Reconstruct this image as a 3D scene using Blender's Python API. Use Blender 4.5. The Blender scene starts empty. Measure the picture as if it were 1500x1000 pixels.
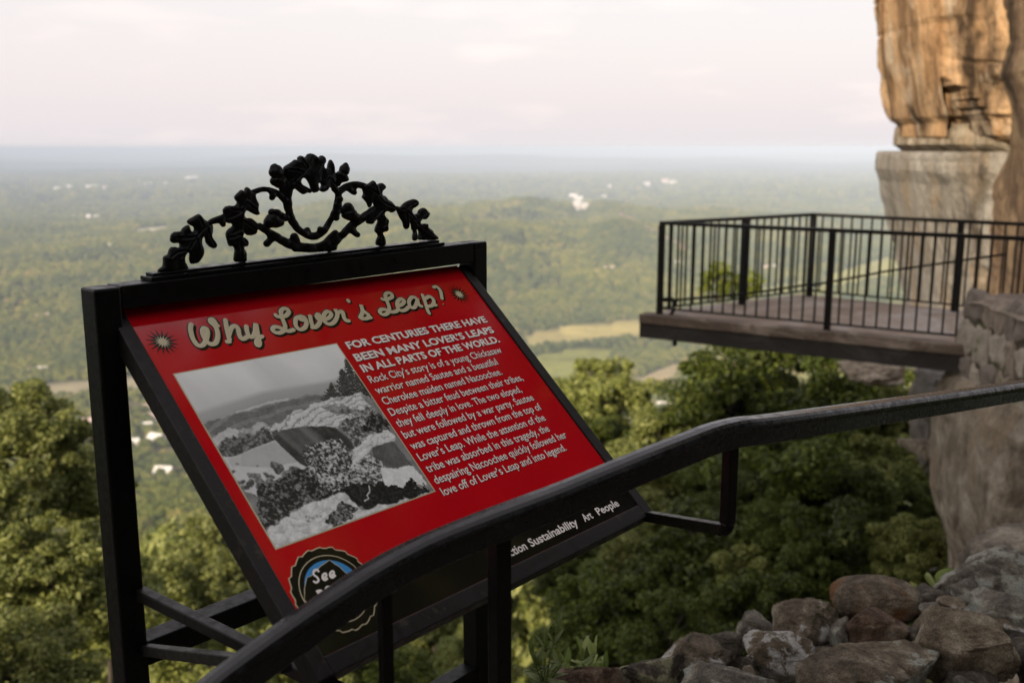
import bpy, bmesh, math, random
import numpy as np
from mathutils import Vector, Matrix, noise as mnoise
R = math.radians
random.seed(7)
rng = np.random.default_rng(11)
scene = bpy.context.scene
COL = scene.collection

# ------------------------------------------------------------------ camera, world, sun, exposure
PITCH = R(11.01)
FPX = 1458.0                                   # focal length in pixels of the 1500 px wide photograph
cam_data = bpy.data.cameras.new('camera')
cam_data.lens = 35.0
cam_data.sensor_width = 36.0
cam_data.clip_start = 0.05
cam_data.clip_end = 200000
cam_data.dof.use_dof = True
cam_data.dof.focus_distance = 1.98
cam_data.dof.aperture_fstop = 4.0
cam = bpy.data.objects.new('camera', cam_data)
COL.objects.link(cam)
cam.location = (0, 0, 0)                       # the eye is the origin; the terrace is 1.6 m below
cam.rotation_euler = (math.pi / 2 - PITCH, 0, 0)
scene.camera = cam

SUN_EL, SUN_AZ = R(22), R(214)                 # azimuth clockwise from +Y: behind and left
world = bpy.data.worlds.new('World')
scene.world = world
world.use_nodes = True
wn, wl = world.node_tree.nodes, world.node_tree.links
wn.clear()
sky = wn.new('ShaderNodeTexSky'); sky.sky_type = 'NISHITA'; sky.sun_disc = False
sky.sun_elevation = SUN_EL; sky.sun_rotation = SUN_AZ; sky.dust_density = 4.0; sky.air_density = 1.5
b1 = wn.new('ShaderNodeBackground'); b1.inputs['Strength'].default_value = 0.03
wl.new(sky.outputs[0], b1.inputs['Color'])
tc = wn.new('ShaderNodeTexCoord')
mp = wn.new('ShaderNodeMapping'); mp.inputs['Scale'].default_value = (3.0, 3.0, 14.0)
nz = wn.new('ShaderNodeTexNoise'); nz.inputs['Scale'].default_value = 2.2; nz.inputs['Detail'].default_value = 5
cr = wn.new('ShaderNodeValToRGB')
cr.color_ramp.elements[0].position = 0.56; cr.color_ramp.elements[0].color = (0.755, 0.695, 0.715, 1)
cr.color_ramp.elements[1].position = 0.72; cr.color_ramp.elements[1].color = (0.845, 0.755, 0.755, 1)
wl.new(tc.outputs['Generated'], mp.inputs[0]); wl.new(mp.outputs[0], nz.inputs[0]); wl.new(nz.outputs[0], cr.inputs[0])
b2 = wn.new('ShaderNodeBackground'); b2.inputs['Strength'].default_value = 0.87
wl.new(cr.outputs[0], b2.inputs['Color'])
ad = wn.new('ShaderNodeAddShader'); wo = wn.new('ShaderNodeOutputWorld')
wl.new(b1.outputs[0], ad.inputs[0]); wl.new(b2.outputs[0], ad.inputs[1]); wl.new(ad.outputs[0], wo.inputs[0])

sun_data = bpy.data.lights.new('sun', 'SUN')
sun_data.energy = 5.0; sun_data.angle = R(1.0); sun_data.color = (1.0, 0.83, 0.60)
sun = bpy.data.objects.new('sun', sun_data)
COL.objects.link(sun)
sd = Vector((math.sin(SUN_AZ) * math.cos(SUN_EL), math.cos(SUN_AZ) * math.cos(SUN_EL), math.sin(SUN_EL)))
sun.rotation_euler = sd.to_track_quat('Z', 'Y').to_euler()

scene.view_settings.view_transform = 'Standard'
scene.view_settings.look = 'None'
scene.view_settings.exposure = 0.35
scene.view_settings.gamma = 1.0
scene.cycles.use_denoising = True
scene.cycles.volume_bounces = 2
scene.cycles.max_bounces = 8
scene.cycles.transparent_max_bounces = 8

# ------------------------------------------------------------------ small maths
CP, SP = math.cos(PITCH), math.sin(PITCH)
def ray(x, y):
    X = (x - 750) / FPX; U = (500 - y) / FPX
    return np.array([X, CP + U * SP, -SP + U * CP])
def at(x, y, D):
    d = ray(x, y); return d * (D / d[1])
def on_z(x, y, z):
    d = ray(x, y); return d * (z / d[2])
def proj(P):
    P = np.asarray(P, float)
    fw = P[..., 1] * CP - P[..., 2] * SP; up = P[..., 1] * SP + P[..., 2] * CP
    return 750 + FPX * P[..., 0] / fw, 500 - FPX * up / fw
def vnoise(shape, cells, r):                   # value noise on a grid
    h, w = shape; g = r.random((cells + 2, cells + 2))
    yy = np.linspace(0, cells, h, endpoint=False); xx = np.linspace(0, cells, w, endpoint=False)
    y0 = yy.astype(int); x0 = xx.astype(int); fy = yy - y0; fx = xx - x0
    fy = fy * fy * (3 - 2 * fy); fx = fx * fx * (3 - 2 * fx)
    a = g[np.ix_(y0, x0)]; b = g[np.ix_(y0, x0 + 1)]; c = g[np.ix_(y0 + 1, x0)]; d = g[np.ix_(y0 + 1, x0 + 1)]
    fx = fx[None]; fy = fy[:, None]
    return (a * (1 - fx) + b * fx) * (1 - fy) + (c * (1 - fx) + d * fx) * fy
def fbm(shape, cells, octs, r, gain=.5):
    o = np.zeros(shape); a = 1; t = 0
    for i in range(octs):
        o += a * vnoise(shape, cells, r); t += a; a *= gain; cells *= 2
    return o / t
_T = rng.random((256, 256))
def pnoise(x, y):                              # value noise at arbitrary points
    x0 = np.floor(x).astype(int); y0 = np.floor(y).astype(int); fx = x - x0; fy = y - y0
    fx = fx * fx * (3 - 2 * fx); fy = fy * fy * (3 - 2 * fy)
    g = lambda i, j: _T[(i & 255), (j & 255)]
    return (g(x0, y0) * (1 - fx) + g(x0 + 1, y0) * fx) * (1 - fy) + (g(x0, y0 + 1) * (1 - fx) + g(x0 + 1, y0 + 1) * fx) * fy
def pfbm(x, y, o=4):
    s = 0; a = 1; t = 0
    for i in range(o):
        s = s + a * pnoise(x * 2 ** i + 17 * i, y * 2 ** i + 31 * i); t += a; a *= .5
    return s / t
def inpoly(x, y, poly):
    x = np.asarray(x); y = np.asarray(y); ins = np.zeros(x.shape, bool); n = len(poly); j = n - 1
    for i in range(n):
        xi, yi = poly[i]; xj, yj = poly[j]
        if yi != yj:
            ins ^= ((yi > y) != (yj > y)) & (x < (xj - xi) * (y - yi) / (yj - yi) + xi)
        j = i
    return ins

# ------------------------------------------------------------------ object helpers
def wpos(o):
    v = Vector((0, 0, 0))
    while o is not None:
        v += o.location; o = o.parent
    return v
def tag(o, label=None, cat=None, group=None, kind=None):
    if label: o['label'] = label
    if cat: o['category'] = cat
    if group: o['group'] = group
    if kind: o['kind'] = kind
    return o
def thing(name, loc, label, cat, group=None):
    o = bpy.data.objects.new(name, None); COL.objects.link(o); o.location = loc
    o.empty_display_size = .1
    return tag(o, label, cat, group)
def obj(name, verts, faces, mat, parent=None, smooth=False, origin=None, mats=None, midx=None):
    off = wpos(parent) if parent is not None else Vector((0, 0, 0))
    loc = Vector(origin) - off if origin is not None else Vector((0, 0, 0))
    sub = np.array(off + loc)
    me = bpy.data.meshes.new(name)
    v = np.asarray(verts, float) - sub
    if isinstance(faces, np.ndarray):
        n, k = faces.shape
        me.vertices.add(len(v)); me.vertices.foreach_set('co', v.ravel())
        me.loops.add(n * k); me.loops.foreach_set('vertex_index', faces.ravel().astype(np.int32))
        me.polygons.add(n); me.polygons.foreach_set('loop_start', np.arange(0, n * k, k, dtype=np.int32))
        me.update(calc_edges=True); me.validate()
    else:
        me.from_pydata([tuple(p) for p in v], [], [tuple(f) for f in faces]); me.update()
    for m in (mats or [mat]): me.materials.append(m)
    if midx is not None: me.polygons.foreach_set('material_index', np.asarray(midx, np.int32))
    if smooth: me.polygons.foreach_set('use_smooth', np.ones(len(me.polygons), bool))
    o = bpy.data.objects.new(name, me); COL.objects.link(o); o.location = loc
    if parent is not None: o.parent = parent
    return o
def bm_obj(name, bm, mat, parent=None, smooth=False, origin=None):
    bm.verts.index_update()
    v = [p.co[:] for p in bm.verts]; f = [[q.index for q in p.verts] for p in bm.faces]; bm.free()
    return obj(name, v, f, mat, parent, smooth, origin)
def recalc(o):
    bm = bmesh.new(); bm.from_mesh(o.data); bmesh.ops.recalc_face_normals(bm, faces=bm.faces); bm.to_mesh(o.data); bm.free(); return o
def add_hexa(bm, c, bevel=.002):               # c: 8 corners, bottom ring then top ring
    vs = [bm.verts.new(tuple(p)) for p in c]
    fs = [bm.faces.new([vs[i] for i in q]) for q in ((3, 2, 1, 0), (4, 5, 6, 7), (0, 1, 5, 4), (1, 2, 6, 5), (2, 3, 7, 6), (3, 0, 4, 7))]
    bmesh.ops.recalc_face_normals(bm, faces=fs)
    if bevel:
        es = list({e for f in fs for e in f.edges})
        bmesh.ops.bevel(bm, geom=es, offset=bevel, segments=2, affect='EDGES', profile=.5)
def beam(P0, P1, w, h, side=None, bevel=.002, bm=None):   # square bar; w along side, h along the other normal
    P0 = np.array(P0, float); P1 = np.array(P1, float); d = P1 - P0; d /= np.linalg.norm(d)
    if side is None: side = np.cross(d, [0, 0, 1.]) if abs(d[2]) < .95 else np.array([1., 0, 0])
    side = np.array(side, float); side -= d * (side @ d); side /= np.linalg.norm(side); up = np.cross(side, d)
    bm = bm or bmesh.new(); c = []
    for P in (P0, P1):
        for a, b in ((-1, -1), (1, -1), (1, 1), (-1, 1)): c.append(P + side * a * w / 2 + up * b * h / 2)
    add_hexa(bm, c, bevel); return bm
def tube_vf(pts, rad, n=10, caps=True, flat=None):
    """round tube through pts; rad scalar or list; flat=(normal, factor) squashes the section along a direction"""
    P = np.asarray(pts, float); m = len(P); rad = np.full(m, rad) if np.isscalar(rad) else np.asarray(rad, float)
    T = np.gradient(P, axis=0); T /= np.linalg.norm(T, axis=1)[:, None] + 1e-12
    ref = np.array([0, 0, 1.]) if flat is None else np.asarray(flat[0], float)
    V = []; F = []
    for i in range(m):
        s = np.cross(T[i], ref)
        if np.linalg.norm(s) < 1e-3: s = np.cross(T[i], [1., .2, 0])
        s /= np.linalg.norm(s); q = np.cross(s, T[i]); k = 1 if flat is None else flat[1]
        for j in range(n):
            a = 2 * math.pi * j / n
            V.append(P[i] + rad[i] * (s * math.cos(a) + q * math.sin(a) * k))
    for i in range(m - 1):
        for j in range(n):
            F.append((i * n + j, i * n + (j + 1) % n, (i + 1) * n + (j + 1) % n, (i + 1) * n + j))
    if caps:
        F.append(tuple(range(n))[::-1]); F.append(tuple(range((m - 1) * n, m * n)))
    return V, F
def join_vf(parts):
    V = []; F = []
    for v, f in parts:
        o = len(V); V += [tuple(p) for p in v]; F += [tuple(i + o for i in q) for q in f]
    return V, F
def catmull(pts, n=6):
    P = np.asarray(pts, float)
    if len(P) < 3: return np.array([P[0] + (P[-1] - P[0]) * t for t in np.linspace(0, 1, n + 1)])
    Q = np.vstack([2 * P[0] - P[1], P, 2 * P[-1] - P[-2]]); out = []
    for i in range(1, len(Q) - 2):
        for t in np.linspace(0, 1, n, endpoint=False):
            a, b, c, d = Q[i - 1], Q[i], Q[i + 1], Q[i + 2]
            out.append(.5 * (2 * b + (c - a) * t + (2 * a - 5 * b + 4 * c - d) * t * t + (3 * b - a - 3 * c + d) * t ** 3))
    out.append(P[-1]); return np.array(out)
def copy_tree(o, parent=None):
    c = o.copy(); COL.objects.link(c)
    if parent is not None: c.parent = parent
    for ch in o.children: copy_tree(ch, c)
    return c

# ------------------------------------------------------------------ materials
def newmat(name):
    m = bpy.data.materials.new(name); m.use_nodes = True
    nt = m.node_tree; return m, nt, nt.nodes['Principled BSDF']
def N(nt, t, **kw):
    n = nt.nodes.new(t)
    for k, v in kw.items(): setattr(n, k, v)
    return n
def ramp(nt, fac, stops):
    c = N(nt, 'ShaderNodeValToRGB'); e = c.color_ramp.elements
    while len(e) < len(stops): e.new(.5)
    for q, (p, col) in zip(e, stops): q.position = p; q.color = (*col, 1) if len(col) == 3 else col
    nt.links.new(fac, c.inputs[0]); return c
def noise(nt, vec, scale, detail=5, rough=.55, dist=0):
    n = N(nt, 'ShaderNodeTexNoise'); n.inputs['Scale'].default_value = scale; n.inputs['Detail'].default_value = detail
    n.inputs['Roughness'].default_value = rough; n.inputs['Distortion'].default_value = dist
    if vec is not None: nt.links.new(vec, n.inputs['Vector'])
    return n
def mixc(nt, fac, a, b, mode='MIX'):
    m = N(nt, 'ShaderNodeMix', data_type='RGBA', blend_type=mode)
    for s, v in ((0, fac), (6, a), (7, b)):
        if hasattr(v, 'links'): nt.links.new(v, m.inputs[s])
        else: m.inputs[s].default_value = (*v, 1) if s else v
    return m.outputs[2]
def bump(nt, b, h, strength=.3, dist=.01):
    n = N(nt, 'ShaderNodeBump'); n.inputs['Strength'].default_value = strength; n.inputs['Distance'].default_value = dist
    nt.links.new(h, n.inputs['Height']); nt.links.new(n.outputs[0], b.inputs['Normal'])
def objco(nt, scale=(1, 1, 1)):
    t = N(nt, 'ShaderNodeTexCoord'); m = N(nt, 'ShaderNodeMapping'); m.inputs['Scale'].default_value = scale
    nt.links.new(t.outputs['Object'], m.inputs[0]); return m.outputs[0]

def paint_mat(name, base=(.0042, .0038, .0034), worn=(.022, .018, .015), rough=.36, wear=.64, scale=(1, 1, 1)):
    m, nt, b = newmat(name); co = objco(nt, scale)
    n = noise(nt, co, 28, 6, .65); c = ramp(nt, n.outputs[0], [(wear, base), (wear + .12, worn)])
    nt.links.new(c.outputs[0], b.inputs['Base Color'])
    n2 = noise(nt, co, 60, 4); r = ramp(nt, n2.outputs[0], [(.3, (rough - .1,) * 3), (.75, (rough + .22,) * 3)])
    nt.links.new(r.outputs[0], b.inputs['Roughness'])
    b.inputs['Specular IOR Level'].default_value = .16
    bump(nt, b, noise(nt, co, 180, 3).outputs[0], .25, .001); return m
M_black = paint_mat('black_paint')
def sheen(m, v): m.node_tree.nodes['Principled BSDF'].inputs['Specular IOR Level'].default_value = v
M_cast = paint_mat('cast_iron_paint', (.004, .0036, .0032), (.014, .012, .010), .30, .66)
M_rail = paint_mat('handrail_paint', (.008, .0078, .0082), (.030, .025, .022), .24, .60, (1, 1, 1))
M_grayface = paint_mat('worn_black_paint', (.010, .009, .008), (.05, .04, .03), .42, .6)
sheen(M_rail, .34); sheen(M_grayface, .24)
M_deckmetal = paint_mat('railing_paint', (.008, .0075, .007), (.02, .018, .016), .42, .66)

def flat_mat(name, col, rough=.32, coat=.0, spec=.5):
    m, nt, b = newmat(name); b.inputs['Base Color'].default_value = (*col, 1); b.inputs['Roughness'].default_value = rough
    b.inputs['Coat Weight'].default_value = coat; b.inputs['Coat Roughness'].default_value = .09
    b.inputs['Specular IOR Level'].default_value = spec
    return m
def print_mat(name, col, var=.06):             # ink under the gloss laminate of the sign panel
    m, nt, b = newmat(name); co = objco(nt)
    n = noise(nt, co, 9, 6, .6)
    lo = tuple(c * (1 - var) for c in col); hi = tuple(min(1, c * (1 + var)) for c in col)
    c = ramp(nt, n.outputs[0], [(.3, lo), (.7, hi)]); nt.links.new(c.outputs[0], b.inputs['Base Color'])
    n2 = noise(nt, co, 14, 5, .6); r = ramp(nt, n2.outputs[0], [(.35, (.07,) * 3), (.7, (.13,) * 3)])
    nt.links.new(r.outputs[0], b.inputs['Roughness']); b.inputs['Specular IOR Level'].default_value = .5
    return m
M_red = print_mat('red_print', (.48, .004, .010))
M_cream = print_mat('cream_print', (.56, .50, .33))
M_inkblack = print_mat('black_print', (.008, .007, .006))
M_blue = print_mat('blue_print', (.055, .26, .55))
M_white = print_mat('white_print', (.80, .76, .70))
M_darkred = print_mat('shadow_print', (.045, .004, .005))
M_edge = flat_mat('panel_edge', (.62, .56, .54), .5)

def warm(t): return tuple(tuple(c * k for c, k in zip(q, (1.0, .97, .86))) for q in t)
def rock_mat(name, tones, lichen=(.42, .44, .36), lich=.62, scale=7., streak=(1, 1, 1), bumpd=.012, bs=.7, rust=None):
    tones = warm(tones); m, nt, b = newmat(name); co = objco(nt, streak)
    n = noise(nt, co, scale, 8, .65, .4); c = ramp(nt, n.outputs[0], [(.34, tones[0]), (.49, tones[1]), (.63, tones[2])])
    f = noise(nt, co, scale * 9, 6, .7); col = mixc(nt, .55, c.outputs[0], ramp(nt, f.outputs[0], [(.34, (.22,) * 3), (.62, (1.15,) * 3)]).outputs[0], 'MULTIPLY')
    if rust:
        k = noise(nt, co, scale * .7, 4, .5, .8); kr = ramp(nt, k.outputs[0], [(.5, (0, 0, 0)), (.64, (1, 1, 1))])
        col = mixc(nt, kr.outputs[0], col, rust)
    f2 = noise(nt, co, scale * 32, 4, .75); col = mixc(nt, .7, col, ramp(nt, f2.outputs[0], [(.36, (.42,) * 3), (.60, (1.45,) * 3)]).outputs[0], 'MULTIPLY')
    l = noise(nt, co, scale * .9, 9, .72, .2); lr = ramp(nt, l.outputs[0], [(lich, (0, 0, 0)), (lich + .035, (1, 1, 1))])
    ln = noise(nt, co, scale * 14, 4, .7); lc = ramp(nt, ln.outputs[0], [(.3, tuple(x * .55 for x in lichen)), (.65, lichen)])
    col = mixc(nt, lr.outputs[0], col, lc.outputs[0])
    nt.links.new(col, b.inputs['Base Color']); b.inputs['Roughness'].default_value = .92
    b.inputs['Specular IOR Level'].default_value = .25
    h1 = noise(nt, co, scale * 5, 12, .78); bump(nt, b, h1.outputs[0], bs, bumpd); return m

def leaf_mat(name, dark, mid, light, trans=.35):
    m, nt, b = newmat(name); nt.nodes.remove(b); out = nt.nodes['Material Output']
    g = N(nt, 'ShaderNodeNewGeometry'); c = ramp(nt, g.outputs['Random Per Island'], [(.05, dark), (.55, mid), (.97, light)])
    oi = N(nt, 'ShaderNodeObjectInfo'); hs = N(nt, 'ShaderNodeHueSaturation'); hs.inputs['Saturation'].default_value = 1.0
    mr = N(nt, 'ShaderNodeMapRange'); mr.inputs[3].default_value = .75; mr.inputs[4].default_value = 1.25
    nt.links.new(oi.outputs['Random'], mr.inputs[0]); nt.links.new(mr.outputs[0], hs.inputs['Value']); nt.links.new(c.outputs[0], hs.inputs['Color'])
    d = N(nt, 'ShaderNodeBsdfPrincipled'); d.inputs['Roughness'].default_value = .5; d.inputs['Specular IOR Level'].default_value = .35
    t = N(nt, 'ShaderNodeBsdfTranslucent'); x = N(nt, 'ShaderNodeMixShader'); x.inputs[0].default_value = trans
    nt.links.new(hs.outputs[0], d.inputs['Base Color']); nt.links.new(hs.outputs[0], t.inputs['Color'])
    nt.links.new(d.outputs[0], x.inputs[1]); nt.links.new(t.outputs[0], x.inputs[2]); nt.links.new(x.outputs[0], out.inputs[0]); return m
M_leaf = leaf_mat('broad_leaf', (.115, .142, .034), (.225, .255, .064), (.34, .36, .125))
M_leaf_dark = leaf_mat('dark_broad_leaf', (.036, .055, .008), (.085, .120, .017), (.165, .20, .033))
M_leaf_bright = leaf_mat('sunlit_young_leaf', (.16, .22, .02), (.29, .37, .04), (.42, .46, .09), .45)  # brightened past its own green to stand for sunlight on the saplings
M_weed = leaf_mat('weed_leaf', (.11, .16, .04), (.21, .27, .08), (.32, .37, .13), .4)
M_bark, _nt, _b = newmat('bark')
_c = ramp(_nt, noise(_nt, objco(_nt, (6, 6, 1)), 3, 6).outputs[0], [(.3, (.03, .024, .018)), (.7, (.09, .075, .06))])
_nt.links.new(_c.outputs[0], _b.inputs['Base Color']); _b.inputs['Roughness'].default_value = .95

# ------------------------------------------------------------------ terrain
VALLEY = -450.0
PR = np.array([0, 6, 20, 60, 200, 600, 1000, 1350, 1700, 1e6]); PZ = np.array([-7, -9.5, -16, -37, -97, -238, -348, -442, -450, -450])
RAX = np.array([-200, 0, 200, 350, 500, 640, 800, 850, 900, 1000, 1150, 1290, 1700]); RAY = np.array([.30, .35, .38, .5, .85, 1.0, 1.0, .88, .95, .72, .5, .35, .3])
def height(x, y):
    r = np.hypot(x, y); az = np.arctan2(x, y)
    z = np.interp(r, PR, PZ)
    far = np.clip((r - 1700) / 900, 0, 1)
    z = z + far * (pfbm(x / 1500., y / 1500., 4) - .42) * 70 * np.clip(r / 6000, .5, 1.6)
    px = 750 + FPX * np.tan(np.clip(az, -1.2, 1.2))
    amp = np.interp(px, RAX, RAY) * (.82 + .36 * pfbm(px / 160., r / 1500., 3))
    rad = np.where(r < 4500, np.clip((r - 2350) / 2150, 0, 1), np.clip((6600 - r) / 2100, 0, 1))
    z = z + 158 * amp * rad ** 1.1 * (3 - 2 * rad) + np.clip(rad * 3, 0, 1) * (np.abs(pfbm(x / 520. + 3, y / 520., 4) - .5) * 2 - .35) * 85 * amp
    z = z + np.clip((r - 14000) / 16000, 0, 1) * (pfbm(x / 6000., y / 6000., 4) - .38) * 520
    z = z + np.clip((r - 30) / 200, 0, 1) * np.clip(1 - (r - 1300) / 500, 0, 1) * (pfbm(x / 120., y / 120., 3) - .5) * 26
    back = np.clip((np.abs(az) - 1.5) / .5, 0, 1) * np.clip(1 - r / 4000, 0, 1)   # the mountain goes on behind the viewer
    return z * (1 - back) + back * (-2.4)
def ground(px, py):
    """first place along the sight line where it meets the terrain"""
    d = ray(px, py); t = np.geomspace(20, 60000, 2500); P = d[None] * (t / d[1])[:, None]
    k = np.nonzero(P[:, 2] < height(P[:, 0], P[:, 1]))[0]
    return P[k[0]] if len(k) else P[-1]

FIELDS = [   # (outline as seen from the terrace, soil or crop colour)
    ([(762, 492), (830, 476), (948, 465), (975, 488), (880, 499), (774, 509)], (.36, .31, .13)),
    ([(776, 522), (862, 508), (905, 513), (880, 541), (835, 556), (800, 562)], (.24, .25, .075)),
    ([(925, 560), (960, 541), (1002, 530), (995, 552), (960, 570)], (.40, .33, .20)),
    ([(1200, 405), (1300, 376), (1330, 384), (1310, 408), (1200, 428)], (.34, .33, .11)),
    ([(1080, 428), (1180, 409), (1190, 430), (1095, 442)], (.27, .28, .09)),
    ([(50, 562), (236, 547), (262, 566), (60, 584)], (.33, .29, .19)),
    ([(196, 336), (246, 330), (247, 337), (200, 343)], (.50, .46, .34)),
    ([(898, 312), (912, 311), (1015, 366), (1000, 371)], (.42, .27, .19)),
    ([(836, 288), (866, 300), (862, 312), (842, 312)], (.6, .55, .5)),
    ([(700, 357), (760, 352), (770, 356), (705, 361)], (.22, .22, .09)),
    ([(20, 420), (70, 414), (74, 420), (24, 427)], (.25, .24, .11)),
    ([(470, 268), (560, 265), (560, 268), (470, 271)], (.40, .38, .28)),
    ([(300, 285), (420, 281), (420, 284), (300, 289)], (.36, .35, .24)),
    ([(60, 352), (150, 349), (150, 353), (60, 357)], (.36, .33, .22)),
    ([(560, 292), (640, 288), (640, 291), (560, 295)], (.36, .35, .22)),
]
SUBURB = [(70, 602), (200, 585), (300, 578), (320, 662), (240, 668), (110, 652)]
fine = np.radians(np.arange(-38, 38.01, .22)); coarse = np.radians(np.concatenate([np.arange(-180, -38, 3.), np.arange(38.5, 180, 3.)]))
AZ = np.sort(np.concatenate([fine, coarse])); RR = np.concatenate([[4.0], np.geomspace(7, 65000, 440)])
A2, R2 = np.meshgrid(AZ, RR); TX = R2 * np.sin(A2); TY = R2 * np.cos(A2); TZ = height(TX, TY)
na, nr = len(AZ), len(RR); I = np.arange(nr * na).reshape(nr, na); In = np.roll(I, -1, axis=1)
quads = np.stack([I[:-1], In[:-1], In[1:], I[1:]], -1).reshape(-1, 4)
m, nt, b = newmat('hillside_soil_and_meadow')
g = N(nt, 'ShaderNodeNewGeometry'); vc = N(nt, 'ShaderNodeVertexColor', layer_name='land')
n1 = noise(nt, g.outputs['Position'], .012, 8, .7); c1 = ramp(nt, n1.outputs[0], [(.35, (.5, .5, .5)), (.65, (1.15, 1.12, 1.0))])
nt.links.new(mixc(nt, .8, vc.outputs[0], c1.outputs[0], 'MULTIPLY'), b.inputs['Base Color']); b.inputs['Roughness'].default_value = 1; b.inputs['Specular IOR Level'].default_value = 0
terr = obj('terrain', np.stack([TX, TY, TZ], -1).reshape(-1, 3), quads, m, smooth=True); tag(terr, kind='structure')
land = np.empty((nr, na, 4)); land[...] = (.052, .062, .020, 1)
mott = pfbm(TX / 260., TY / 260., 4)[..., None]; land[..., :3] *= .65 + .7 * mott
fwd = (TY * CP - TZ * SP) > 1
PX, PY = proj(np.stack([TX, TY, np.where(fwd, TZ, -100)], -1)); PX = np.where(fwd, PX, -9999)
sub = inpoly(PX, PY, SUBURB); land[sub, :3] = (.17, .15, .075)
for poly, c in FIELDS: land[inpoly(PX, PY, poly), :3] = c
ca = terr.data.color_attributes.new('land', 'FLOAT_COLOR', 'POINT'); ca.data.foreach_set('color', land.reshape(-1, 4).ravel())

# ---- far woods: one mass, crowns instanced on points
def forest_points(n, r0, r1, a0=-47, a1=40):
    r = np.sqrt(rng.uniform(r0 ** 2, r1 ** 2, n)); a = np.radians(rng.uniform(a0, a1, n))
    x = r * np.sin(a); y = r * np.cos(a); return x, y
PTS = []; SC = []
for n, r0, r1, s0, s1 in ((12000, 330, 1250, 4.5, 8), (55000, 1200, 2700, 5, 9), (68000, 2600, 5200, 7, 13), (34000, 5000, 9000, 10, 20), (18000, 9000, 17000, 18, 38)):
    x, y = forest_points(n, r0, r1); z = height(x, y); px, py = proj(np.stack([x, y, z], -1))
    dens = pfbm(x / 330., y / 330., 4); keep = dens > .40 + .10 * (r0 > 5000)
    keep |= rng.random(n) < .35
    for poly, c in FIELDS: keep &= ~inpoly(px, py, poly)
    keep &= ~(inpoly(px, py, SUBURB) & (rng.random(n) < .80))
    x, y, z = x[keep], y[keep], z[keep]; s = rng.uniform(s0, s1, len(x)) * (.75 + .5 * dens[keep])
    PTS.append(np.stack([x, y, z + s * .55], -1)); SC.append(s)
PTS = np.concatenate(PTS); SC = np.concatenate(SC)
me = bpy.data.meshes.new('forest'); me.vertices.add(len(PTS)); me.vertices.foreach_set('co', PTS.astype(np.float32).ravel())
at_ = me.attributes.new('scl', 'FLOAT', 'POINT'); at_.data.foreach_set('value', SC.astype(np.float32)); me.update()
forest = bpy.data.objects.new('forest', me); COL.objects.link(forest)
tag(forest, 'hazy green woods covering the valley and far ridges', 'forest', kind='stuff')
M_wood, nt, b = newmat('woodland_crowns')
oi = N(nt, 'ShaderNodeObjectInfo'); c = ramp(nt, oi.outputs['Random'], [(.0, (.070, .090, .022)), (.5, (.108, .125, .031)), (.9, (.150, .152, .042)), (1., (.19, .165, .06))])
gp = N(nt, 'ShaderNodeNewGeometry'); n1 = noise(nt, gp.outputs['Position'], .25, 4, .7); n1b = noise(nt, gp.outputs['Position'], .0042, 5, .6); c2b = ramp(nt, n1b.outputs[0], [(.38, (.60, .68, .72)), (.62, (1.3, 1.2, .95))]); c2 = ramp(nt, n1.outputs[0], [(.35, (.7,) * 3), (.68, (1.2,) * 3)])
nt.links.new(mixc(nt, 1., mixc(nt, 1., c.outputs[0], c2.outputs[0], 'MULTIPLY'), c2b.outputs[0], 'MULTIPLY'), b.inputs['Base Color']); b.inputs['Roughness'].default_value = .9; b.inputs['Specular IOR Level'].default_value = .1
gn = bpy.data.node_groups.new('woods', 'GeometryNodeTree')
gn.interface.new_socket('Geometry', in_out='INPUT', socket_type='NodeSocketGeometry'); gn.interface.new_socket('Geometry', in_out='OUTPUT', socket_type='NodeSocketGeometry')
G = gn.nodes.new; L = gn.links.new
gi = G('NodeGroupInput'); go = G('NodeGroupOutput'); ico = G('GeometryNodeMeshIcoSphere'); ico.inputs['Radius'].default_value = 1; ico.inputs['Subdivisions'].default_value = 4
sp = G('GeometryNodeSetPosition'); nzz = G('ShaderNodeTexNoise'); nzz.inputs['Scale'].default_value = 2.6; nzz.inputs['Detail'].default_value = 3
nrm = G('GeometryNodeInputNormal'); ma = G('ShaderNodeMath'); ma.operation = 'MULTIPLY_ADD'; ma.inputs[1].default_value = 1.3; ma.inputs[2].default_value = -.62
vs = G('ShaderNodeVectorMath'); vs.operation = 'SCALE'
L(nzz.outputs[0], ma.inputs[0]); L(nrm.outputs[0], vs.inputs[0]); L(ma.outputs[0], vs.inputs['Scale']); L(ico.outputs[0], sp.inputs[0]); L(vs.outputs[0], sp.inputs['Offset'])
sm = G('GeometryNodeSetMaterial'); sm.inputs['Material'].default_value = M_wood; L(sp.outputs[0], sm.inputs[0])
iop = G('GeometryNodeInstanceOnPoints'); na_ = G('GeometryNodeInputNamedAttribute'); na_.data_type = 'FLOAT'; na_.inputs[0].default_value = 'scl'
rv = G('FunctionNodeRandomValue'); rv.data_type = 'FLOAT_VECTOR'; rv.inputs[0].default_value = (-.3, -.3, 0); rv.inputs[1].default_value = (.3, .3, 6.28)
L(gi.outputs[0], iop.inputs['Points']); L(sm.outputs[0], iop.inputs['Instance']); L(na_.outputs[0], iop.inputs['Scale']); L(rv.outputs[0], iop.inputs['Rotation']); L(iop.outputs[0], go.inputs[0])
md = forest.modifiers.new('woods', 'NODES'); md.node_group = gn

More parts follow.
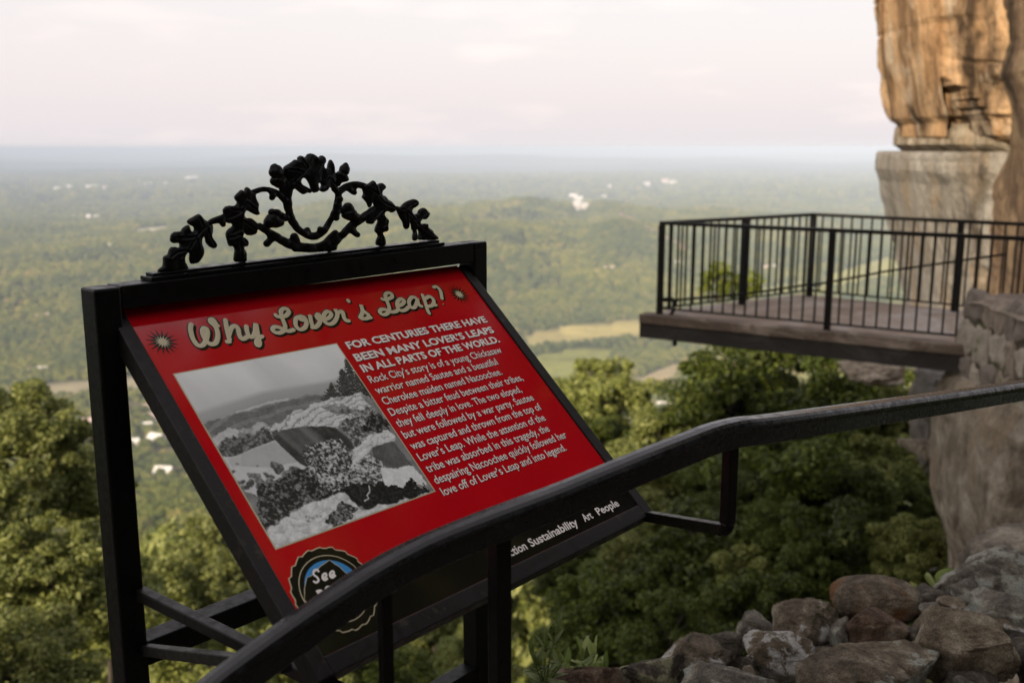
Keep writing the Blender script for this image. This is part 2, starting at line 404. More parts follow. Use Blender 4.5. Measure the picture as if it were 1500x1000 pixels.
# ---- haze in the valley air
m, nt, b = newmat('valley_air'); nt.nodes.remove(b)
pv = N(nt, 'ShaderNodeVolumePrincipled'); pv.inputs['Color'].default_value = (.51, .60, .765, 1); pv.inputs['Density'].default_value = 8.0e-5; pv.inputs['Anisotropy'].default_value = -.28
nt.links.new(pv.outputs[0], nt.nodes['Material Output'].inputs['Volume'])
bm = bmesh.new(); Z0 = float(TZ.min()) - 1; Z1 = 16.0; S = 70000
add_hexa(bm, [(-S, -S, Z0), (S, -S, Z0), (S, S, Z0), (-S, S, Z0), (-S, -S, Z1), (S, -S, Z1), (S, S, Z1), (-S, S, Z1)], 0)
hz = bm_obj('haze', bm, m); tag(hz, kind='stuff')

# ------------------------------------------------------------------ rock shapes
def rock_vf(sub, radii, seed, boxy=.55, planes=9, rough=.10, freq=2.2, lo=.62, strat=0):
    bm = bmesh.new(); bmesh.ops.create_icosphere(bm, subdivisions=sub, radius=1)
    r = np.random.default_rng(seed); V = np.array([v.co[:] for v in bm.verts]); F = np.array([[v.index for v in f.verts] for f in bm.faces]); bm.free()
    V = np.sign(V) * np.abs(V) ** (1 - boxy * .5); V /= np.abs(V).max()
    for i in range(planes):
        n = r.normal(size=3); n /= np.linalg.norm(n); d = r.uniform(lo, .95)
        e = V @ n - d; V = V - np.clip(e, 0, None)[:, None] * n * .93
    off = Vector(r.uniform(-50, 50, 3)); U = V / (np.linalg.norm(V, axis=1)[:, None] + 1e-9)
    D = np.array([mnoise.fractal(Vector(p) * freq + off, 1., 2.1, 5) + (strat * mnoise.noise(Vector((p[0] * .6, p[1] * .6, p[2] * 7)) + off)) for p in V])
    D2 = np.array([abs(mnoise.noise(Vector(p) * freq * 4.3 + off)) for p in V])
    D3 = np.array([mnoise.fractal(Vector(p) * freq * 4.5 + off, .8, 2.1, 4) for p in V])
    V = V + U * (D * rough - D2 * rough * .35 + D3 * rough * .5)[:, None]
    return V * np.asarray(radii), F

# ---- terrace ledge and the unseen bank behind the viewer, shaped to shade the terrace
def slab_mesh(name, x0, x1, y0, y1, ztop, zbot, mat, seed, amp=.12, nx=60, ny=40):
    xs = np.linspace(x0, x1, nx); ys = np.linspace(y0, y1, ny); X, Y = np.meshgrid(xs, ys)
    e = np.minimum(np.minimum(X - x0, x1 - X), np.minimum(Y - y0, y1 - Y)); k = np.clip(e / .25, 0, 1)
    Zt = ztop + (pfbm(X * 1.3 + seed, Y * 1.3, 4) - .5) * amp; Zt = zbot + (Zt - zbot) * (k > 0) 
    V = np.stack([X, Y, Zt], -1).reshape(-1, 3); I = np.arange(nx * ny).reshape(ny, nx)
    F = np.stack([I[:-1, :-1], I[:-1, 1:], I[1:, 1:], I[1:, :-1]], -1).reshape(-1, 4)
    return tag(obj(name, V, F, mat, smooth=False), kind='structure')
M_ledge = rock_mat('ledge_rock', ((.07, .063, .055), (.13, .115, .10), (.21, .19, .165)), scale=3.)
slab_mesh('terrace_ground', -4.5, 6.5, -14.5, 3.1, -1.75, -9.0, M_ledge, 3)
def wall_mesh(name, x0, x1, y, zb, ztop_fn, mat, amp=1.6):
    xs = np.linspace(x0, x1, 90); ts = np.linspace(0, 1, 40); X, T = np.meshgrid(xs, ts); top = ztop_fn(X)
    Zz = zb + (top - zb) * T; Y = y - T * 2.2 + (pfbm(X * .5, Zz * .5, 5) - .5) * amp
    front = np.stack([X, Y, Zz], -1); back = np.stack([X, Y - 3.5, Zz], -1)
    V = np.concatenate([front.reshape(-1, 3), back.reshape(-1, 3)]); I = np.arange(40 * 90).reshape(40, 90); J = I + 3600
    F = [np.stack([I[:-1, :-1], I[:-1, 1:], I[1:, 1:], I[1:, :-1]], -1).reshape(-1, 4), np.stack([J[:-1, :-1], J[1:, :-1], J[1:, 1:], J[:-1, 1:]], -1).reshape(-1, 4)]
    F.append(np.stack([I[-1, :-1], I[-1, 1:], J[-1, 1:], J[-1, :-1]], -1)); F.append(np.stack([I[:-1, 0], I[1:, 0], J[1:, 0], J[:-1, 0]], -1)); F.append(np.stack([I[:-1, -1], J[:-1, -1], J[1:, -1], I[1:, -1]], -1))
    return tag(obj(name, V, np.concatenate(F), mat), kind='structure')
wall_mesh('shade_bank_terrain', -22, 24, -14.0, -3, lambda X: 13.6 + (pfbm(X * .35, X * 0 + 4, 4) - .5) * 2.2 - 5 * np.clip((-17 - X) / 5, 0, 1), rock_mat('bank_rock', ((.02, .02, .012), (.04, .042, .022), (.075, .072, .05)), (.03, .045, .012), .52, 1.2))

def side_shade_wall():  # unseen wall added on the right to darken reflections in the sign
    o = wall_mesh('shade_bank_terrain', -16, 5, 0, -3, lambda X: 8.2 + (pfbm(X * .35, X * 0 + 9, 4) - .5) * 2.2, bpy.data.materials['bank_rock'])
    o.rotation_euler = (0, 0, math.pi / 2); o.location = (9.5, 0, 0)
side_shade_wall()
# ------------------------------------------------------------------ the sign
K = .8 / .9
TLp = np.array([-0.72513864, 1.82353939, -0.29244428]) * K
SA, ST = R(40.54), R(42.19)
U_ = np.array([math.sin(SA), math.cos(SA), 0]); NH = np.array([math.cos(SA), -math.sin(SA), 0]); ZZ = np.array([0, 0, 1.])
S_ = NH * math.cos(ST) - ZZ * math.sin(ST); NN = np.cross(S_, U_)
def P3(u, s, h=0.): return TLp + U_ * u + S_ * s + NN * h       # point on the slanted panel
def F3(u, z, n=0.): return TLp + U_ * u + ZZ * z + NH * n       # point on the upright frame
def pan(x, y):
    d = ray(x, y); P = d * (TLp @ NN) / (d @ NN) - TLp; return float(P @ U_), float(P @ S_)
def ver(x, y, off):
    d = ray(x, y); P0 = TLp + NH * off; P = d * (P0 @ NH) / (d @ NH) - TLp; return float(P @ U_), float(P @ ZZ)

sign = thing('information_sign', tuple(F3(.43, -2.0, -.022)), 'slanted red information sign with oak leaf crest in a black steel frame', 'sign')
NF = .035
zl, zr = ver(138, 424, NF)[1], ver(714, 353, NF)[1]; zbl, zbr = ver(178, 451.6, NF)[1], ver(668, 385.4, NF)[1]
uL0, uL1 = ver(138, 424, NF)[0], ver(180, 455, NF)[0]; uR0, uR1 = ver(695, 382, NF)[0], ver(714, 353, NF)[0]
ztop = lambda u: zl + (zr - zl) * (u - uL0) / (uR1 - uL0)
zbot = lambda u: zbl + (zbr - zbl) * u / .801 - .0030
def post(u0, u1, z0, z1, n0=NF - .048, n1=NF):
    bm = bmesh.new(); c = [F3(u, z0, n) for u, n in ((u0, n0), (u1, n0), (u1, n1), (u0, n1))] + [F3(u, z1, n) for u, n in ((u0, n0), (u1, n0), (u1, n1), (u0, n1))]
    add_hexa(bm, c, .004); return bm
bm_obj('post', post(uL0, uL1, -2.0, ztop(uL1) - .001), M_black, sign)
bm_obj('post', post(uR0, uR1, -2.0, ztop(uR0)), M_black, sign)
bm = bmesh.new()                                                  # top bar, a touch out of level as in the photo
add_hexa(bm, [F3(u, zbot(u), n) for u, n in ((uL1 + .0005, NF - .048), (uR0 - .0005, NF - .048), (uR0 - .0005, NF - .001), (uL1 + .0005, NF - .001))] + [F3(u, ztop(u), n) for u, n in ((uL1 + .0005, NF - .048), (uR0 - .0005, NF - .048), (uR0 - .0005, NF - .001), (uL1 + .0005, NF - .001))], .0025)
bm_obj('top_bar', bm, M_black, sign)
def zbar(x, y, n): return ver(x, y, n)[1]
# cross bars between the posts
zc = ver(240, 938, .011)[1]
bm_obj('cross_bar', beam(F3(uL1, zc, .011), F3(uR0, zc, .011), .045, .045, NH, .003), M_black, sign)
zc2 = ver(690, 985, .011)[1]
bm_obj('cross_bar', beam(F3(uL1, zc2 - .02, .011), F3(uR0, zc2, .011), .045, .045, NH, .003), M_black, sign)
# panel
PW, PH = .801, .668
LS = .0
bm = bmesh.new(); add_hexa(bm, [P3(0, LS, -.006), P3(PW, LS, -.006), P3(PW, PH, -.006), P3(0, PH, -.006), P3(0, LS, 0), P3(PW, LS, 0), P3(PW, PH, 0), P3(0, PH, 0)], 0)
panel = bm_obj('panel', bm, M_red, sign)
panel.data.materials.append(M_edge)
for f in panel.data.polygons:
    if abs(f.normal @ Vector(NN)) < .5: f.material_index = 1
# panel frame: angle sections at both sides and below
fr = bmesh.new()
def pbox(bm, u0, u1, s0, s1, h0, h1, bv=.002):
    add_hexa(bm, [P3(u0, s0, h0), P3(u1, s0, h0), P3(u1, s1, h0), P3(u0, s1, h0), P3(u0, s0, h1), P3(u1, s0, h1), P3(u1, s1, h1), P3(u0, s1, h1)], bv)
pbox(fr, -.026, -.0005, .004, PH + .030, -.030, .005); fobj = bm_obj('frame_side', fr, M_grayface, sign)
fr = bmesh.new(); pbox(fr, PW + .0005, PW + .026, .004, PH + .030, -.030, .005); bm_obj('frame_side', fr, M_grayface, sign)
fr = bmesh.new(); pbox(fr, 0, PW, PH + .0005, PH + .030, -.034, .005); bm_obj('frame_bottom', fr, M_grayface, sign)
fr = bmesh.new(); pbox(fr, 0, PW, LS + .01, PH, -.012, -.0065, .001); bm_obj('backing_plate', fr, M_black, sign)

# printed matter on the panel: thin raised films
MAT3 = Matrix(((*[U_[0], -S_[0], NN[0]], TLp[0]), (*[U_[1], -S_[1], NN[1]], TLp[1]), (*[U_[2], -S_[2], NN[2]], TLp[2]), (0, 0, 0, 1)))
def poly_film(name, pts, h, mat, parent=panel):
    """filled outline (panel coordinates u, s) at height h, triangulated"""
    from mathutils.geometry import tessellate_polygon
    tri = tessellate_polygon([[Vector((u, -s, 0)) for u, s in pts]])
    F = []
    for a, b_, c in tri:
        (ax, ay), (bx, by), (cx, cy) = pts[a], pts[b_], pts[c]
        ar = (bx - ax) * -(cy - ay) - -(by - ay) * (cx - ax)
        F.append((a, b_, c) if ar > 0 else (a, c, b_))
    return [P3(u, s, h) for u, s in pts], F
def film(name, vf, mats, midx=None, parent=panel):
    return obj(name, vf[0], vf[1], None, parent, mats=mats if isinstance(mats, list) else [mats], midx=midx)
STRIP = .6155
film('base_strip', poly_film('', [(0, STRIP), (PW, STRIP), (PW, PH - .0005), (0, PH - .0005)], .0004, None), M_inkblack)
film('strip_rule', poly_film('', [(0, STRIP - .0011), (PW, STRIP - .0011), (PW, STRIP), (0, STRIP)], .0005, None), M_cream)

def text_vf(txt, size, u0, u1, smid, h, bold=0., space=1.):
    cu = bpy.data.curves.new('t', 'FONT'); cu.body = txt; cu.size = size; cu.offset = bold; cu.resolution_u = 3; cu.space_character = space; cu.fill_mode = 'FRONT'
    to = bpy.data.objects.new('t', cu); COL.objects.link(to)
    dg = bpy.context.evaluated_depsgraph_get(); dg.update(); me = to.evaluated_get(dg).to_mesh()
    V = np.array([v.co[:] for v in me.vertices]); F = [tuple(p.vertices) for p in me.polygons]
    to.evaluated_get(dg).to_mesh_clear(); bpy.data.objects.remove(to); bpy.data.curves.remove(cu)
    w0, w1 = V[:, 0].min(), V[:, 0].max(); sx = (u1 - u0) / (w1 - w0) if u1 is not None else 1
    u = u0 + (V[:, 0] - w0) * sx; s = smid + size * .345 - V[:, 1]
    return [P3(a, b_, h) for a, b_ in zip(u, s)], F
def lettering(name, lines, mat, bold, shadow=(.0013, .0012), h=.0006):
    front = []; back = []
    for txt, size, u0, u1, sm_ in lines:
        back.append(text_vf(txt, size, u0 + shadow[0], u1 + shadow[0], sm_ + shadow[1], h - .0002, bold * 1.2)); front.append(text_vf(txt, size, u0, u1, sm_, h, bold))
    a = join_vf(back); b_ = join_vf(front); V, F = join_vf([a, b_])
    return film(name, (V, F), [M_darkred, mat], [0] * len(a[1]) + [1] * len(b_[1]))
HEAD = [("FOR CENTURIES THERE HAVE", .0235, .3785, .768, .1565), ("BEEN MANY LOVER’S LEAPS", .0235, .3775, .766, .1865), ("IN ALL PARTS OF THE WORLD.", .0235, .3765, .7615, .213)]
BODY = ["Rock City’s story is of a young Chickasaw", "warrior named Sautee and a beautiful", "Cherokee maiden named Nacoochee.", "Despite a bitter feud between their tribes,", "they fell deeply in love. The two eloped,",
        "but were followed by a war party. Sautee", "was captured and thrown from the top of", "Lover’s Leap. While the attention of the", "tribe was absorbed in this tragedy, the", "despairing Nacoochee quickly followed her", "love off of Lover’s Leap and into legend."]
BW = [(.3768, .7461), (.3753, .7116), (.3747, .703), (.3736, .7481), (.3726, .7209), (.3706, .7375), (.371, .7401), (.3714, .729), (.3718, .7186), (.3721, .7521), (.3716, .7255)]
lettering('headline_lettering', HEAD, M_white, .0008)
lettering('story_lettering', [(t, .0238, a, b_, .2395 + i * .02565) for i, (t, (a, b_)) in enumerate(zip(BODY, BW))], M_white, .00022)
lettering('strip_lettering', [("Action", .0225, .4085, .470, .6445), ("Sustainability", .0225, .4800, .6205, .6445), ("Art", .0225, .6400, .6680, .6445), ("People", .0225, .6850, .7560, .6445)], M_white, .0005, (0, 0.0))

# title: hand drawn brush script
A1 = lambda p: (260 + p[0] / 7.5, 400 + p[1] / 7.5)
A2_ = lambda p: (440 + p[0] / 5.77, 400 + p[1] / 5.77)
T1 = [[(152, 548), (143, 620), (165, 715), (215, 790), (268, 800), (305, 755), (328, 680), (322, 622), (292, 605), (272, 640), (285, 695), (320, 755), (370, 785), (420, 768), (441, 700), (432, 625), (405, 580), (368, 548), (358, 520), (378, 506), (402, 530), (432, 578), (462, 580)],
      [(524, 500), (534, 580), (556, 680), (575, 752)], [(522, 762), (590, 752)], [(560, 700), (588, 612), (632, 582), (664, 612), (678, 680), (706, 727), (748, 715), (775, 690)],
      [(753, 568), (762, 640), (788, 700), (828, 700), (850, 648), (858, 558), (874, 640), (888, 720), (902, 770), (886, 802), (864, 772), (884, 722), (945, 690)],
      [(1068, 445), (1090, 478), (1140, 482), (1192, 470), (1222, 430), (1202, 396), (1160, 396), (1134, 430), (1150, 500), (1180, 580), (1168, 632), (1120, 660), (1064, 650), (1042, 620), (1066, 594), (1122, 602), (1180, 632), (1232, 640), (1290, 618)],
      [(1345, 478), (1300, 505), (1298, 575), (1338, 622), (1396, 604), (1416, 545), (1392, 492), (1350, 478), (1352, 515), (1425, 520)]]
T2 = [[(78, 352), (92, 420), (112, 462), (150, 440), (170, 392), (152, 348), (136, 372), (160, 398), (195, 392)], [(85, 466), (125, 458)],
      [(198, 396), (240, 380), (260, 346), (226, 326), (196, 362), (206, 414), (246, 434), (288, 412), (312, 352), (290, 304), (312, 336), (352, 326), (368, 378), (386, 404), (422, 404)],
      [(398, 220), (410, 254)], [(498, 388), (524, 330), (510, 268), (528, 318), (576, 358), (560, 386), (502, 388)], [(560, 384), (606, 374)],
      [(676, 212), (700, 226), (740, 221), (774, 202), (764, 174), (732, 170), (716, 196), (734, 250), (750, 300), (736, 340), (700, 354), (670, 336), (680, 311), (720, 311), (760, 330), (806, 326), (834, 300)],
      [(818, 282), (858, 266), (876, 238), (848, 220), (818, 248), (822, 296), (852, 320), (890, 310), (918, 282)], [(985, 214), (942, 206), (916, 244), (930, 290), (964, 290), (986, 240), (985, 214), (1000, 270), (1036, 286)],
      [(1025, 176), (1050, 240), (1075, 320), (1096, 354)], [(1048, 222), (1088, 200), (1124, 230), (1114, 274), (1068, 286)], [(1114, 274), (1156, 270)],
      [(1116, 126), (1150, 116), (1180, 150), (1190, 190), (1196, 228)], [(1203, 262), (1207, 268)]]
strokes = [[pan(*A1(p)) for p in st] for st in T1] + [[pan(*A2_(p)) for p in st] for st in T2]
def stroke_set(off, rad, h, flat):
    out = []
    for st in strokes:
        c = catmull([(u + off[0], s + off[1]) for u, s in st], 6)
        d = np.r_[0, np.cumsum(np.hypot(*np.diff(c, axis=0).T))]; n = max(4, int(d[-1] / .0018))
        q = np.linspace(0, d[-1], n); c = np.stack([np.interp(q, d, c[:, 0]), np.interp(q, d, c[:, 1])], -1)
        e = np.minimum(q, d[-1] - q); rr = rad * np.sqrt(np.clip(1 - np.clip(1 - e / rad, 0, 1) ** 2, .12, 1))
        out.append(tube_vf([P3(u, s, h) for u, s in c], rr, 12, True, (NN, flat)))
    return join_vf(out)
a = stroke_set((.0016, .0022), .0072, .0004, .02); b_ = stroke_set((0, 0), .0064, .0007, .03); c_ = stroke_set((0, 0), .0043, .0011, .05)
V, F = join_vf([a, b_, c_])
film('title_lettering', (V, F), [M_inkblack, M_cream], [0] * (len(a[1]) + len(b_[1])) + [1] * len(c_[1]))
def star(c, ro, ri, n, ph=0):
    return [(c[0] + (ro if i % 2 == 0 else ri) * math.sin(math.pi * i / n + ph), c[1] - (ro if i % 2 == 0 else ri) * math.cos(math.pi * i / n + ph)) for i in range(2 * n)]
for c in ((.0362, .0808), (.7450, .0800)):
    v1 = poly_film('', star(c, .0285, .0125, 16), .0004, None); v2 = poly_film('', star(c, .0140, .0062, 14, .09), .0007, None)
    V, F = join_vf([v1, v2]); film('starburst', (V, F), [M_inkblack, M_cream], [0] * len(v1[1]) + [1] * len(v2[1]))

# printed badge
LC = (.0762, .5815)
def jag(r, n=84, amp=.0022, seed=5):
    q = np.random.default_rng(seed); o = []
    for i in range(n):
        a = 2 * math.pi * i / n; k = (i % 4) / 3.
        o.append((LC[0] + (r + amp * (k - .5) * 1.5 + q.uniform(-.3, .3) * amp) * math.sin(a), LC[1] - (r + amp * (k - .5) * 1.5 + q.uniform(-.3, .3) * amp) * math.cos(a)))
    return o
def disc(r, n=72): return [(LC[0] + r * math.sin(2 * math.pi * i / n), LC[1] - r * math.cos(2 * math.pi * i / n)) for i in range(n)]
LZ = lambda p: pan(400 + p[0] / 6.667, 790 + p[1] / 6.667)
mount = [LZ(p) for p in ((300, 600), (300, 480), (322, 375), (372, 352), (430, 290), (455, 262), (548, 200), (600, 240), (640, 262), (700, 320), (740, 350))]
mount = mount + [(LC[0] + .038, LC[1] + .026), (LC[0] + .02, LC[1] + .042), (LC[0] - .015, LC[1] + .044), (LC[0] - .035, LC[1] + .03)]
def grow(poly, d):
    cx = sum(p[0] for p in poly) / len(poly); cy = sum(p[1] for p in poly) / len(poly); o = []
    for x, y in poly:
        l = math.hypot(x - cx, y - cy); o.append((x + (x - cx) / l * d, y + (y - cy) / l * d))
    return o
layers = [(jag(.0708), M_cream), (jag(.0690), M_inkblack), (disc(.0570), M_cream), (disc(.0556), M_inkblack), (disc(.0478), M_blue), (mount, M_cream), (grow(mount, -.0011), M_inkblack)]
badge_mats = [M_cream, M_inkblack, M_blue, M_white]; VV = []; idx = []
for i, (pl, mt) in enumerate(layers):
    vf = poly_film('', pl, .0006 + .0002 * i, None); VV.append(vf); idx += [badge_mats.index(mt)] * len(vf[1])
see = [[(442, 322), (425, 298), (394, 310), (392, 345), (425, 372), (440, 402), (415, 424), (388, 408)], [(476, 382), (500, 374), (517, 350), (503, 334), (482, 352), (480, 384), (500, 400), (530, 380)], [(545, 366), (570, 354), (590, 330), (576, 312), (554, 332), (552, 362), (574, 376), (606, 350)]]
for st in see:
    c = catmull([LZ(p) for p in st], 5); vf = tube_vf([P3(u, s, .0021) for u, s in c], .0017, 8, True, (NN, .06)); VV.append(vf); idx += [3] * len(vf[1])
for txt, u0, u1, sm_ in (("ROCK", LC[0] - .031, LC[0] + .031, LC[1] + .003), ("CITY", LC[0] - .026, LC[0] + .026, LC[1] + .0245)):
    vf = text_vf(txt, .0265, u0, u1, sm_, .0021, .0016); VV.append(vf); idx += [3] * len(vf[1])
film('badge', join_vf(VV), badge_mats, idx)

# printed black and white photograph on the panel, painted grain by grain on its own film
PU0, PU1, PS0, PS1 = .0222, .3606, .1466, .4910
def picture(n=340):
    r = np.random.default_rng(3)
    yy, xx = np.mgrid[0:n, 0:n] / (n - 1.)
    def pp(z):
        u, s = pan(250 + z[0] / 3.226, 500 + z[1] / 3.226); return ((u - PU0) / (PU1 - PU0), (s - PS0) / (PS1 - PS0))
    wx = fbm((n, n), 14, 5, r, .6) - .5; wy = fbm((n, n), 14, 5, r, .6) - .5
    g1 = fbm((n, n), 4, 5, r); g2 = fbm((n, n), 26, 5, r, .7); g3 = fbm((n, n), 80, 3, r, .75); sp = r.random((n, n))
    def field(pts, rag=.05): return inpoly(xx + wx * rag, yy + wy * rag, [pp(p) for p in pts])
    def soft(m, k=1):
        m = m.astype(float)
        for _ in range(k): m = (m + np.roll(m, 1, 0) + np.roll(m, -1, 0) + np.roll(m, 1, 1) + np.roll(m, -1, 1)) / 5
        return m
    hp = [pp(p) for p in ((20, 365), (115, 335), (430, 235), (740, 185), (1000, 120))]
    hor = np.interp(xx, [p[0] for p in hp], [p[1] for p in hp])
    fl = fbm((1, n), 8, 4, r)[0]; streak = np.interp(xx - yy * .30, np.linspace(-.35, 1, n), fl)
    im = .74 - .30 * np.clip(yy / .40, 0, 1) ** 1.2 + (streak - .5) * .30 * np.clip(1.1 - yy / .36, 0, 1) + (g1 - .5) * .07
    d = np.clip((yy - hor) / .20, 0, 1)
    bands = (fbm((n, n), 6, 4, r) - .5); bands = np.sin((yy - hor) * 95 + bands * 9) * .5
    val = .41 - .20 * d + bands * .035 * d + (g2 - .5) * .16 * d
    k = np.clip((yy - hor + .012) / .03, 0, 1); im = im * (1 - k) + val * k
    def put(pts, tone, rag=.05, s=1):
        nonlocal im
        m = soft(field(pts, rag), s); im = im * (1 - m) + tone * m
    tx = lambda base, a: base + (g2 - .5) * a * 2.4 + (g3 - .5) * a * 1.6
    # pale river strip and the dark wooded ridge
    put([(300, 335), (470, 285), (560, 262), (556, 272), (470, 296), (310, 345)], tx(.52, .05), .03)
    put([(140, 392), (300, 345), (400, 318), (500, 290), (560, 272), (640, 255), (745, 250), (740, 290), (640, 330), (540, 370), (480, 392), (400, 400), (180, 445)], tx(.16, .05) + .06 * (bands > .2), .04)
    put([(180, 458), (215, 430), (260, 414), (300, 412), (318, 425), (300, 448), (240, 470), (195, 492)], tx(.52, .12), .07)
    put([(318, 425), (372, 405), (430, 388), (470, 390), (466, 410), (420, 425), (360, 432)], tx(.40, .14), .07)
    t = np.clip((g3 * .8 + g2 * .5 - .58) * 3, 0, 1); put([(210, 488), (300, 450), (380, 432), (470, 414), (505, 470), (420, 505), (330, 536), (240, 552)], .05 + .22 * t, .10, 0)
    # bright field with a darker ploughed plot, hedges fading in
    put([(240, 552), (330, 528), (492, 468), (640, 590), (600, 640), (420, 740), (350, 720), (290, 630)], tx(.56, .045), .03)
    put([(322, 534), (492, 474), (602, 570), (470, 597), (330, 594)], tx(.43, .03), .015)
    put([(262, 556), (320, 540), (330, 590), (280, 600)], tx(.47, .03), .02)
    for (zx, zy, rr) in ((310, 582, .010), (400, 585, .008), (286, 610, .009), (500, 598, .032), (470, 640, .018), (440, 636, .018), (385, 645, .028), (372, 682, .022), (332, 672, .015), (410, 668, .02), (350, 700, .018), (545, 628, .03), (580, 612, .028), (430, 690, .03), (460, 670, .03), (300, 640, .008), (520, 650, .02)):
        c = pp((zx, zy)); q = ((xx + wx * .06 - c[0]) ** 2 + ((yy + wy * .06 - c[1]) * 1.25) ** 2) ** .5
        m = soft(q < rr, 1); im = im * (1 - m) + (.06 + .22 * np.clip((g3 * .7 + g2 * .6 - .58) * 3 - (yy - c[1]) * 8, 0, 1)) * m
    # conifer at the right edge: layered boughs on a thin trunk
    for (bx, by, tx_, H_, W_) in ((835, 70, 870, 180, 95), (880, 110, 930, 140, 70), (760, 200, 765, 70, 45), (810, 130, 830, 120, 60)):
        for i in range(18):
            f = i / 17.; cx = bx + (tx_ - bx) * f; cy = by + H_ * f; L_ = (8 + W_ * f) * (.65 + .6 * r.random())
            for sgn in (-1, 1):
                for q in np.linspace(0, 1, 14):
                    px_ = cx + sgn * L_ * q; py_ = cy + 7 * np.sin(q * 3) + L_ * .16 * q + r.uniform(-4, 4); c = pp((px_, py_)); rr = .0075 * (1.15 - .75 * q)
                    im = np.where((xx - c[0]) ** 2 + ((yy - c[1]) * 1.4) ** 2 < rr ** 2, .02 + .07 * r.random(), im)
    # overhanging slab: sunlit cracked top, dark fluted face below
    lay = np.sin((yy - .30 * (1 - xx)) * 150 + (g1 - .5) * 26 + (g2 - .5) * 8); crack = np.clip(lay * 1.6 - .7, 0, 1)
    top = tx(.60, .13) - .36 * crack
    put([(462, 402), (500, 388), (522, 380), (545, 352), (580, 338), (640, 316), (660, 300), (700, 292), (735, 275), (800, 262), (860, 250), (905, 238), (935, 268), (962, 330), (900, 352), (830, 372), (790, 412), (740, 398), (620, 402), (540, 412), (500, 428), (468, 440)], top, .05)
    put([(720, 325), (780, 308), (850, 302), (950, 322), (900, 335), (820, 350), (770, 348)], tx(.20, .20), .12)
    put([(905, 240), (940, 262), (985, 330), (950, 322), (920, 280)], tx(.28, .2), .08)
    flute = np.interp(xx - yy * .40, np.linspace(-.4, 1, n), fbm((1, n), 22, 3, r)[0])
    put([(470, 440), (500, 426), (545, 412), (620, 402), (740, 400), (785, 412), (838, 452), (872, 505), (780, 560), (700, 600), (640, 595), (605, 578), (570, 545), (530, 505), (495, 470)], np.clip(.045 + .34 * np.clip(flute - .42, 0, 1) + (g2 - .5) * .07, .015, .4), .02)
    put([(466, 416), (500, 410), (500, 440), (478, 452)], tx(.10, .1), .05)
    def foliage(pts, lo, hi, thr, rag=.10, gl=0.):
        nonlocal im
        tt = np.clip((g3 * .9 + g2 * .55 + sp * .12 - thr) * 3.4 + gl, 0, 1); m = soft(field(pts, rag), 0); im = im * (1 - m) + (lo + (hi - lo) * tt) * m
    foliage([(812, 398), (850, 360), (880, 345), (960, 325), (1005, 360), (990, 410), (930, 470), (885, 498), (840, 460)], .06, .48, .72)
    foliage([(930, 350), (1000, 345), (1045, 425), (1000, 432), (960, 445), (925, 425)], .015, .22, .80)
    foliage([(392, 720), (430, 690), (470, 665), (520, 640), (600, 610), (640, 600), (760, 640), (870, 670), (860, 745), (690, 765), (600, 800), (560, 835), (470, 905), (425, 870)], .018, .30, .80)
    foliage([(610, 528), (640, 500), (680, 505), (700, 490), (745, 468), (770, 475), (800, 480), (855, 512), (872, 560), (850, 640), (845, 705), (740, 725), (690, 680), (650, 620), (630, 580)], .03, .62, .70, .10)
    # boulder on the right: sunlit crest, hollow dark face, pale shelf, black gap beneath
    put([(868, 510), (900, 478), (930, 452), (980, 436), (1030, 418), (1062, 445), (1052, 472), (980, 488), (930, 522), (890, 560), (868, 630), (845, 640)], tx(.62, .16) - .2 * crack, .05)
    put([(955, 505), (1000, 482), (1052, 470), (1100, 525), (1152, 590), (1060, 600), (985, 580), (960, 540)], tx(.075, .04) + .12 * np.clip(g1 - .5, 0, 1), .03)
    foliage([(845, 610), (880, 555), (930, 525), (990, 560), (1008, 600), (1000, 660), (930, 705), (860, 690)], .05, .60, .68, .10)
    put([(985, 592), (1060, 602), (1152, 588), (1190, 640), (1222, 690), (1150, 672), (1090, 702), (1015, 690)], tx(.66, .13), .05)
    put([(815, 700), (880, 672), (1000, 675), (1030, 705), (1075, 690), (1100, 705), (1132, 655), (1160, 690), (1205, 690), (1250, 715), (1150, 745), (1040, 778), (930, 792), (860, 765)], np.clip(.02 + .10 * (g3 - .55), .012, .1), .12, 0)
    put([(445, 920), (500, 870), (560, 835), (640, 780), (690, 765), (760, 745), (820, 718), (870, 770), (905, 800), (1060, 765), (1150, 742), (1250, 712), (1260, 750), (490, 1010)], tx(.60, .20) - .12 * crack, .06)
    foliage([(735, 835), (790, 800), (830, 775), (895, 792), (870, 830), (830, 852), (760, 875)], .03, .35, .75)
    foliage([(640, 820), (720, 815), (715, 840), (650, 845)], .15, .6, .66)
    for q in catmull([pp(p) for p in ((940, 685), (943, 712), (932, 730), (938, 745), (918, 758))], 14): im = np.where((xx - q[0]) ** 2 + (yy - q[1]) ** 2 < .0036 ** 2, .48, im)
    im = np.clip(im, .010, .84)
    im = np.clip(im * 1.14, .010, .86); us = PU0 + .0022 + (PU1 - PU0 - .0044) * xx; ss = PS0 + .0022 + (PS1 - PS0 - .0044) * yy
    V = TLp + us[..., None] * U_ + ss[..., None] * S_ + NN * .0008
    I = np.arange(n * n).reshape(n, n); F = np.stack([I[:-1, :-1], I[1:, :-1], I[1:, 1:], I[:-1, 1:]], -1).reshape(-1, 4)
    m, nt, b = newmat('photo_print'); v = N(nt, 'ShaderNodeVertexColor', layer_name='grain'); nt.links.new(v.outputs[0], b.inputs['Base Color']); b.inputs['Roughness'].default_value = .22
    o = obj('photograph', V.reshape(-1, 3), F, m, panel)
    col = np.ones((n * n, 4)); col[:, :3] = im.reshape(-1, 1) * np.array([.97, 1.0, .96]); a = o.data.color_attributes.new('grain', 'FLOAT_COLOR', 'POINT'); a.data.foreach_set('color', col.ravel()); return o
picture()
